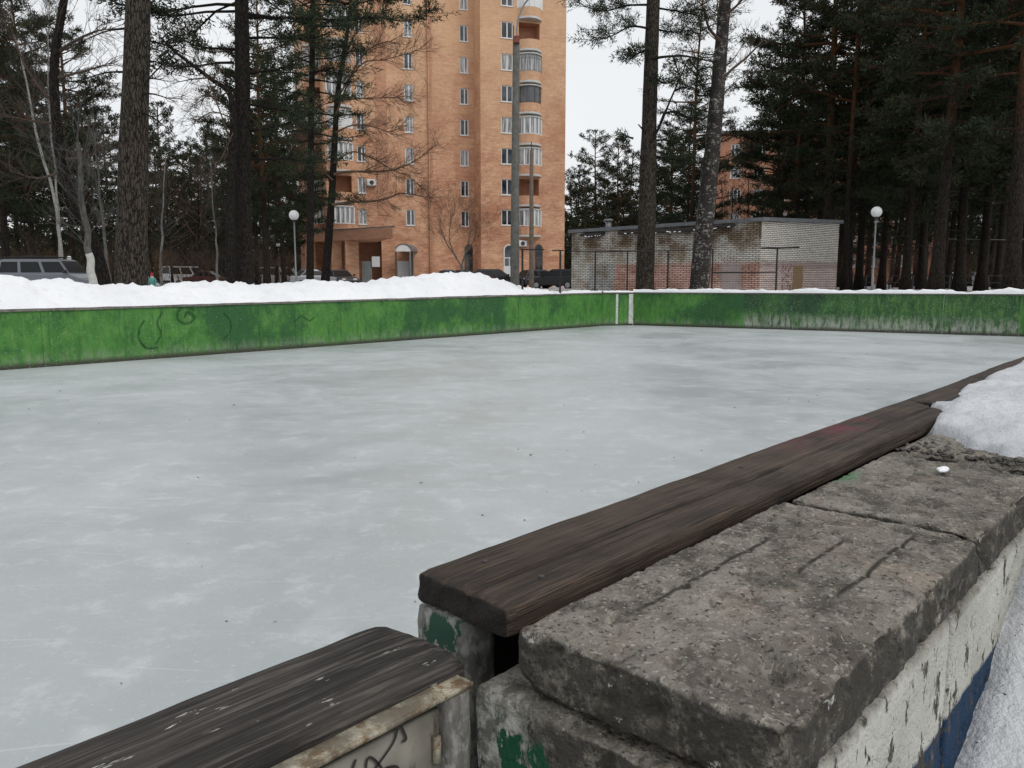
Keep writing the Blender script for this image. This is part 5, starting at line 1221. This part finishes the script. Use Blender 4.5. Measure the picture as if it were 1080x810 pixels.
# 4 the bare larch-like tree in front of the entrance
pts = path_px([(343, 297), (346, 260), (350, 205), (353, 150), (356, 100), (362, 60), (368, 20), (372, -30)], 41)
t = tree_root('bare_tree', 'dark bare tree with long level branches reaching right across the brick tower', pts[0]); b = t.location
P = custom_trunk(t, pts, .25, .06, 'dark_bark', 12, .2, .08, 6); cr = MB(); rng = random.Random(15)
for l, r in (([(350, 216), (372, 213), (395, 212), (412, 208), (421, 204), (440, 206), (458, 209)], .075), ([(352, 184), (366, 181), (390, 181), (410, 180), (424, 176), (440, 168), (460, 153)], .07), ([(355, 120), (362, 100), (376, 68), (392, 50), (408, 44), (420, 46)], .055),
             ([(358, 100), (368, 84), (384, 66), (405, 63), (424, 58), (445, 51)], .045), ([(354, 140), (372, 132), (395, 134), (412, 139), (424, 132)], .045), ([(352, 172), (372, 160), (395, 168), (412, 178), (430, 186), (448, 200)], .045), ([(356, 106), (380, 104), (405, 103), (432, 102)], .04),
             ([(354, 150), (338, 148), (322, 146), (312, 140)], .05), ([(351, 190), (335, 175), (322, 166)], .05), ([(358, 85), (345, 62), (330, 58), (310, 55)], .045), ([(362, 70), (372, 40), (390, 20), (410, 10)], .04)):
    pl = spline(path_px(l, 40.8)); cr.tube(pl, [r * (1 - .82 * i / (len(pl) - 1)) for i in range(len(pl))], 6, False); twigs(cr, pl, int(30 + 2 * len(pl) / 3), 1.05, .014, 2, rng, .18, 4, .03)
cr.build('crown', M['red_twig'], t, b)
tf = Tufts(); wd = MB()
# green pine spray hanging in at the top, from a pine beside the tower
pts = path_px([(327, 296), (328, 150), (330, 0)], 37); pts += [pts[-1] + Vector((.1, .3, 6))]
t = tree_root('pine_tree', 'shaggy dark pine at the left edge of the brick tower, boughs across the windows', pts[0]); b = t.location
P = custom_trunk(t, pts, .20, .08, 'dark_bark', 10, .2, .08, 8); rng = random.Random(18)
def bough(path, D, seed, n=26, L=1.0):
    pl = spline(path_px(path, D)); wd.tube(pl, [.05 - .04 * i / (len(pl) - 1) for i in range(len(pl))], 5, False); r = random.Random(seed)
    for k in range(n):
        q, d = along(pl, r.uniform(.15, 1)); e = q + Vector((d.x * .4 + r.gauss(0, .50), r.gauss(0, .6), r.uniform(-.22, .42))) * L; wd.tube([q, e], [.012, .005], 3, False)
        for j in range(4): tf.add(q.lerp(e, .35 + .65 * (j + 1) / 4) + Vector((r.gauss(0, .04), r.gauss(0, .04), r.gauss(0, .04))), e - q)
bough([(330, 30), (350, 22), (372, 20), (395, 18), (420, 22), (436, 20), (456, 8)], 37, 1, 60, .8); bough([(330, 50), (345, 52), (362, 48), (372, 50)], 36.5, 2, 30); bough([(330, -5), (352, 2), (380, 3), (402, -2), (415, 3)], 37.5, 3, 46)
bough([(329, 80), (340, 74), (358, 78)], 36, 4, 22); bough([(329, 205), (345, 210), (362, 210), (374, 213)], 39, 9, 16, .5)
for k in range(64):
    z = k / 63; q, _ = along(P, .36 + .58 * z); az = k * 2.4; pine_branch(wd, tf, q, az, (2.2 + 1.2 * smooth((z - .35) / .3)) * rng.uniform(.6, 1.1), .1, .045, rng, .9)
wd.build('limbs', M['dark_bark'], t, b); o = link('crown', tf.mesh('pine_crown', M['needles'], 4, 10, .24, .020), t); o.location = -b
# 5 sapling before the tower
pts = path_px([(487, 297), (487, 280)], 58); t = tree_root('bare_tree', 'small pale bare tree with a forked trunk, right of the arched porch', pts[0]); b = t.location; rng = random.Random(25)
m = MB(); cr = MB(); m.tube(to_ground(pts), [.11, .10, .09], 8)
for l in ([(487, 280), (492, 262), (496, 245), (494, 225)], [(487, 281), (479, 268), (474, 250), (476, 225)], [(490, 268), (499, 255), (505, 235)], [(482, 272), (470, 255), (462, 232)]):
    pl = spline(path_px(l, 58)); m.tube(pl, [.06 - .045 * i / (len(pl) - 1) for i in range(len(pl))], 6, False); twigs(cr, pl, 20, 1.7, .009, 3, rng, .25, 3, .15)
m.build('trunk', M['pole'], t, b, True); cr.build('crown', M['red_twig'], t, b)
# 6 pine on the right of the sky gap
pts = path_px([(680, 306), (683, 200), (685, 120), (689, 0)], 33.5); pts += [pts[-1] + Vector((.2, .3, 5)), pts[-1] + Vector((.25, .6, 8))]
t = tree_root('pine_tree', 'tall dark pine in front of the white shed, left of the speckled birch', pts[0]); b = t.location
P = custom_trunk(t, pts, .43, .17, 'pine_bark', 30, .12, .07, 12); rng = random.Random(41); wd, tf = MB(), Tufts()
for l, r in (([(688, 62), (700, 60), (720, 59), (738, 62), (755, 66)], .06), ([(687, 150), (697, 130), (706, 108), (716, 85), (726, 62)], .06), ([(693, 140), (702, 116), (712, 120), (724, 132)], .035), ([(681, 140), (673, 131)], .05), ([(681, 170), (673, 163)], .045)):
    pl = spline(path_px(l, 33.2)); wd.tube(pl, [r * (1 - .6 * i / (len(pl) - 1)) for i in range(len(pl))], 6, False)
for pth, n, L in (([(684, 5), (660, 6), (635, 12), (612, 4)], 40, .8), ([(684, 30), (665, 28), (645, 38), (628, 42)], 34, .7), ([(684, 52), (670, 58), (660, 68)], 26, .6), ([(690, 8), (715, 12), (745, 18)], 34, .8), ([(690, 30), (710, 34), (735, 30)], 30, .8), ([(700, 120), (712, 118), (726, 124), (735, 130)], 26, .6), ([(712, 96), (722, 92), (738, 98)], 26, .6), ([(726, 62), (735, 74), (742, 88)], 24, .6), ([(668, 146), (662, 144), (656, 140)], 8, .35),
                  ([(690, 148), (704, 148), (722, 152)], 26, .6), ([(690, 165), (706, 168), (726, 170)], 30, .6), ([(710, 60), (714, 72), (718, 84)], 16, .5), ([(688, 78), (700, 88), (712, 84)], 16, .5)):
    pl = path_px(pth, 33.3, [rng.uniform(-.8, .8) for _ in pth]); bough(pth, 33.3 + rng.uniform(-1, 1), rng.randint(0, 999), n, L)
for k in range(24): f = .76 + .24 * k / 24; q, _ = along(P, f); pine_branch(wd, tf, q, k * 2.4, 3.2 * (1.1 - (f - .76) * 2), .12, .06, rng, .7)
wd.build('limbs', M['dark_bark'], t, b); o = link('crown', tf.mesh('pine_crown', M['needles'], 6, 10, .23, .017), t); o.location = -b
# 7 old birch with black and white speckled bark
pts = path_px([(737, 306), (744, 230), (752, 150), (758, 80), (765, 0)], 34); pts += [pts[-1] + Vector((.3, .2, 3)), pts[-1] + Vector((.4, .3, 7))]
t = tree_root('birch_tree', 'old birch with black and white speckled bark in front of the shed', pts[0]); b = t.location
P = custom_trunk(t, pts, .46, .14, 'old_birch', 26, .2, .10, 12); rng = random.Random(43); cr = MB()
for l in ([(757, 90), (770, 75), (788, 60), (805, 42)], [(764, 15), (775, 8), (785, -4)], [(762, 45), (748, 30), (742, 8)]):
    pl = spline(path_px(l, 33.8)); cr.tube(pl, [.08 - .05 * i / (len(pl) - 1) for i in range(len(pl))], 6, False); twigs(cr, pl, 12, 1.2, .014, 2, rng, .3, 3)
twigs(cr, P[len(P) // 2:], 46, 2.0, .018, 2, rng, .15, 4); cr.build('crown', M['twig'], t, b)
# ---- woods: a few pine and bush shapes, each copied as whole trees
wm = (M['forest_bark'], M['needles']); wm2 = (M['forest_bark'], M['needles2'])
near_p = [pine_proto(101, 19, .26, 4.8, 4.3, 62, wm, .95, (9, .32, .033), .5, 9), pine_proto(102, 21, .28, 4.6, 4.7, 66, wm2, .92, (9, .32, .033), .6, 9), pine_proto(103, 18, .22, 3.6, 4.0, 64, wm, 1.0, (9, .32, .033), .4, 8), pine_proto(104, 20, .30, 6.2, 4.6, 56, wm, .95, (9, .32, .033), .5, 10)]
far_p = [pine_proto(111, 18, .24, 3.2, 3.8, 58, wm, .7, (8, .42, .058), .4, 4), pine_proto(112, 20, .26, 4.6, 4.2, 54, wm2, .7, (8, .42, .058), .5, 4), pine_proto(113, 16, .22, 2.0, 3.8, 58, wm, .7, (8, .42, .058), .4, 3)]
rng = random.Random(77)
def pine_at(px, D, proto, sc, label, group):
    p = at_d(px, 295, D); return place_pine(proto, (p.x, D, gz(p.x, D)), rng.uniform(0, 6.28), sc, label, group)
# right wood, near rank (trunks one can pick out)
for px, D, k, sc in ((838, 53, 1, .95), (874, 46, 3, 1.05), (893, 47, 1, 1.0), (906, 52, 0, 1.0), (955, 42, 2, 1.05), (987, 36, 1, 1.0), (1012, 45, 0, 1.1), (1035, 47, 3, 1.0), (1068, 33, 3, 1.1), (818, 58, 2, .95), (860, 60, 1, 1), (930, 51, 2, 1.05), (972, 53, 1, 1.0), (1000, 58, 2, 1.05), (1052, 56, 0, 1), (1090, 44, 1, 1.05), (1078, 62, 2, 1.0), (1105, 38, 0, 1.0)):
    pine_at(px, D, near_p[k], sc, 'dark tall pine standing in the dense wood right of the shed', 'pines in the wood on the right')
for px, D, k, sc in ((822, 76, 1, 1), (848, 76, 2, 1), (884, 70, 0, 1.05), (915, 78, 1, 1.1), (945, 68, 2, 1.1), (965, 80, 0, 1.1), (995, 74, 1, 1.1), (1022, 82, 2, 1.1), (1045, 72, 0, 1.1), (1072, 84, 1, 1.1), (1098, 76, 2, 1.1), (905, 95, 2, 1.1), (940, 100, 0, 1.2), (975, 98, 1, 1.2), (1010, 104, 2, 1.25), (1050, 98, 0, 1.2), (1085, 102, 1, 1.2)):
    pine_at(px, D, far_p[k], sc, 'dark tall pine standing in the dense wood right of the shed', 'pines in the wood on the right')
pine_at(722, 55, near_p[2], .70, 'low bushy dark pine behind the shed between the two big trunks', 'pines behind the shed'); pine_at(704, 62, near_p[0], .60, 'low dark pine behind the shed roof, close by the big pine', 'pines behind the shed')
lacy = pine_proto(121, 20, .17, 4.5, 3.0, 50, wm, .55, (8, .27, .024), .4, 10)
for px, D, k in ((726, 50, 1), (752, 58, 0)):
    pine_at(px, D, lacy, .98, 'tall pine behind the shed whose lacy crown fills the sky around the old birch', 'tall pines around the old birch')
pine_at(891, 44, lacy, 1.0, 'slim pine whose bare orange upper trunk shows against the dark wood right of the shed', None)
# left wood
for px, D, k, sc in ((-25, 44, 1, 1.0), (8, 50, 0, 1.0), (38, 56, 2, 1.05), (78, 60, 1, .95), (100, 66, 0, .9), (20, 66, 3, 1.0), (60, 72, 2, 1.0), (-10, 62, 2, 1.0), (118, 78, 1, .82), (90, 84, 0, .95), (45, 88, 3, 1.1)):
    pine_at(px, D, near_p[k] if D < 66 else far_p[k % 3], sc, 'dark pine in the wood left of the big furrowed trunk', 'pines in the wood at the left')
for px, D, k, sc in ((282, 52, 0, .88), (300, 58, 2, .86), (272, 64, 1, .86), (315, 66, 0, .82), (292, 74, 2, .9), (262, 80, 1, .85), (308, 84, 0, .85)):
    pine_at(px, D, near_p[k] if D < 62 else far_p[k % 3], sc, 'dark bushy pine between the straight trunk and the brick tower', 'pines left of the tower')
for px, D, k, sc in ((160, 92, 0, .95), (176, 100, 1, 1.0), (196, 96, 2, .88), (215, 92, 0, .88), (232, 98, 1, .90), (148, 86, 2, .85), (186, 112, 2, 1.05), (206, 108, 0, 1.0), (224, 116, 1, 1.05), (245, 104, 2, .95), (262, 112, 0, 1.0), (170, 124, 1, 1.1), (240, 122, 0, 1.05)):
    pine_at(px, D, far_p[k], sc, 'distant pine with a rounded top below the gap of sky at the left', 'distant pines under the sky gap at the left')
for px, D, k, sc in ((604, 118, 2, .90), (616, 112, 0, .82), (627, 116, 1, .98), (640, 120, 2, .92), (650, 112, 1, .99), (663, 114, 0, .98), (676, 118, 2, .95), (609, 130, 1, .92), (634, 132, 0, .95), (655, 130, 2, 1.0), (690, 122, 0, 1.0), (706, 116, 1, .95), (725, 120, 2, .95), (742, 124, 0, .95)):
    pine_at(px, D, far_p[k], sc, 'distant pine of the tree line between the tower and the big dark pine', 'distant pines behind the shed')
# the far wood that closes the view beyond every tree one can tell apart
rs = np.random.RandomState(5); k = 150000
px_ = rs.uniform(-330, 1400, k); th = (px_ - 540) / FPX; Dp = 150 + rs.uniform(0, 16, k); X = th * Dp; Y = Dp
prof = np.array([12.5 + 3.5 * mn.noise(Vector((x * .11, 1, 2))) + 2.6 * mn.noise(Vector((x * .37, 5, 2))) + 1.6 * mn.noise(Vector((x * 1.1, 9, 2))) for x in X])
Zc = GZ + prof * rs.power(1.25, k) * rs.uniform(.35, 1, k)
c = np.stack([X, Y, Zc], 1); d = rs.normal(size=(k, 3)); d /= np.linalg.norm(d, axis=1)[:, None]; e2 = np.cross(d, rs.normal(size=(k, 3))); e2 /= np.linalg.norm(e2, axis=1)[:, None]; l = rs.uniform(.5, 1.1, k)[:, None]
tag(link('distant_woods', tri_mesh('distant_woods', np.stack([c - e2 * .27, c + e2 * .27, c + d * l], 1), M['needles2'])), kind='stuff')
# bare brown bushes under the pines
sh = [shrub_proto(201, 3.6, (M['red_twig'],)), shrub_proto(202, 4.4, (M['twig'],)), shrub_proto(203, 3.0, (M['red_twig'],))]
bt = [bare_proto(211, 11, .12, 2, 3, (M['dark_bark'], M['red_twig'])), bare_proto(212, 13, .13, 2, 3, (M['dark_bark'], M['twig']))]
for px, D, k in ((158, 56, 0), (176, 60, 1), (192, 64, 2), (208, 58, 1), (222, 66, 0), (276, 56, 1), (288, 61, 0), (300, 68, 2), (20, 52, 1), (45, 58, 0), (75, 62, 1), (112, 58, 2), (130, 64, 1), (270, 70, 0), (237, 72, 1), (5, 60, 0)):
    p = at_d(px, 295, D); t = thing('bare_bush', 'bare brown bush of fine twigs under the pines behind the left snow bank', 'bush', (p.x, D, gz(p.x, D)), rng.uniform(0, 6.28), 'bare bushes at the left'); link('twigs', sh[k], t)
for px, D, k in ((182, 70, 0), (212, 74, 1), (284, 66, 1), (305, 72, 0), (150, 68, 1), (30, 64, 0), (106, 70, 1)):
    p = at_d(px, 295, D); t = thing('bare_tree', 'slender bare tree with fine brown twigs among the pines at the left', 'tree', (p.x, D, gz(p.x, D)), rng.uniform(0, 6.28), 'bare trees among the left pines'); link('trunk', bt[k][0], t); link('crown', bt[k][1], t)
for px, D, k in ((768, 78, 0), (785, 84, 1), (758, 90, 1), (805, 80, 0), (775, 95, 0)):
    p = at_d(px, 295, D); t = thing('bare_tree', 'bare reddish tree between the shed roof and the distant brick house', 'tree', (p.x, D, gz(p.x, D)), rng.uniform(0, 6.28), 'bare trees behind the shed'); link('trunk', bt[k][0], t); link('crown', bt[k][1], t)
for px, D, k in ((905, 62, 1), (940, 60, 0), (978, 64, 1), (1015, 62, 2), (1048, 66, 1), (925, 74, 0)):
    p = at_d(px, 295, D); t = thing('bare_bush', 'bare brown bush under the dark pines on the right', 'bush', (p.x, D, gz(p.x, D)), rng.uniform(0, 6.28), 'bare bushes on the right'); link('twigs', sh[k], t)
# ================================================================= LIGHT, SKY, CAMERA
sc = bpy.context.scene
w = bpy.data.worlds.new('World'); sc.world = w; w.use_nodes = True; nt = w.node_tree; bg = nt.nodes['Background']
sky = nt.nodes.new('ShaderNodeTexSky'); sky.sky_type = 'NISHITA'; sky.sun_disc = False; sky.sun_elevation = R(48); SUN_AZ = R(130); sky.sun_rotation = SUN_AZ; sky.air_density = 1; sky.dust_density = 4
tc = nt.nodes.new('ShaderNodeTexCoord'); mp = nt.nodes.new('ShaderNodeMapping'); mp.inputs['Scale'].default_value = (1, 1, 2.6); nt.links.new(tc.outputs['Generated'], mp.inputs[0])
no = nt.nodes.new('ShaderNodeTexNoise'); no.inputs['Scale'].default_value = 1.7; no.inputs['Detail'].default_value = 6; nt.links.new(mp.outputs[0], no.inputs['Vector'])
mr = nt.nodes.new('ShaderNodeMapRange'); mr.inputs[1].default_value = .3; mr.inputs[2].default_value = .7; nt.links.new(no.outputs[0], mr.inputs[0])
cl = nt.nodes.new('ShaderNodeMix'); cl.data_type = 'RGBA'; cl.inputs[6].default_value = (8.4, 8.7, 9.0, 1); cl.inputs[7].default_value = (9.5, 9.65, 9.8, 1); nt.links.new(mr.outputs[0], cl.inputs[0])
mx = nt.nodes.new('ShaderNodeMix'); mx.data_type = 'RGBA'; mx.inputs[0].default_value = .93; nt.links.new(sky.outputs[0], mx.inputs[6]); nt.links.new(cl.outputs[2], mx.inputs[7])
nt.links.new(mx.outputs[2], bg.inputs[0]); bg.inputs[1].default_value = .10
sl = bpy.data.lights.new('sun', 'SUN'); sl.energy = 1.1; sl.angle = R(30); sl.color = (1, .965, .92); so = bpy.data.objects.new('sun', sl); C.objects.link(so)
az = SUN_AZ; el = R(48); dsun = Vector((math.sin(az) * math.cos(el), math.cos(az) * math.cos(el), math.sin(el)))
so.rotation_euler = (-dsun).to_track_quat('-Z', 'Y').to_euler(); so.location = (20, 10, 60)
cd = bpy.data.cameras.new('camera'); cam = bpy.data.objects.new('camera', cd); C.objects.link(cam); sc.camera = cam
cd.sensor_fit = 'HORIZONTAL'; cd.sensor_width = 36; cd.lens = 36 * FPX / 1080; cd.clip_start = .03; cd.clip_end = 2000
cam.location = (0, 0, HC); cam.rotation_euler = (math.pi / 2 - PITCH, 0, 0)
sc.view_settings.view_transform = 'Standard'; sc.view_settings.look = 'None'; sc.view_settings.gamma = 1; sc.view_settings.exposure = 0; sc.view_settings.use_curve_mapping = False
sc.cycles.max_bounces = 6; sc.cycles.diffuse_bounces = 3; sc.cycles.glossy_bounces = 3; sc.cycles.transparent_max_bounces = 4
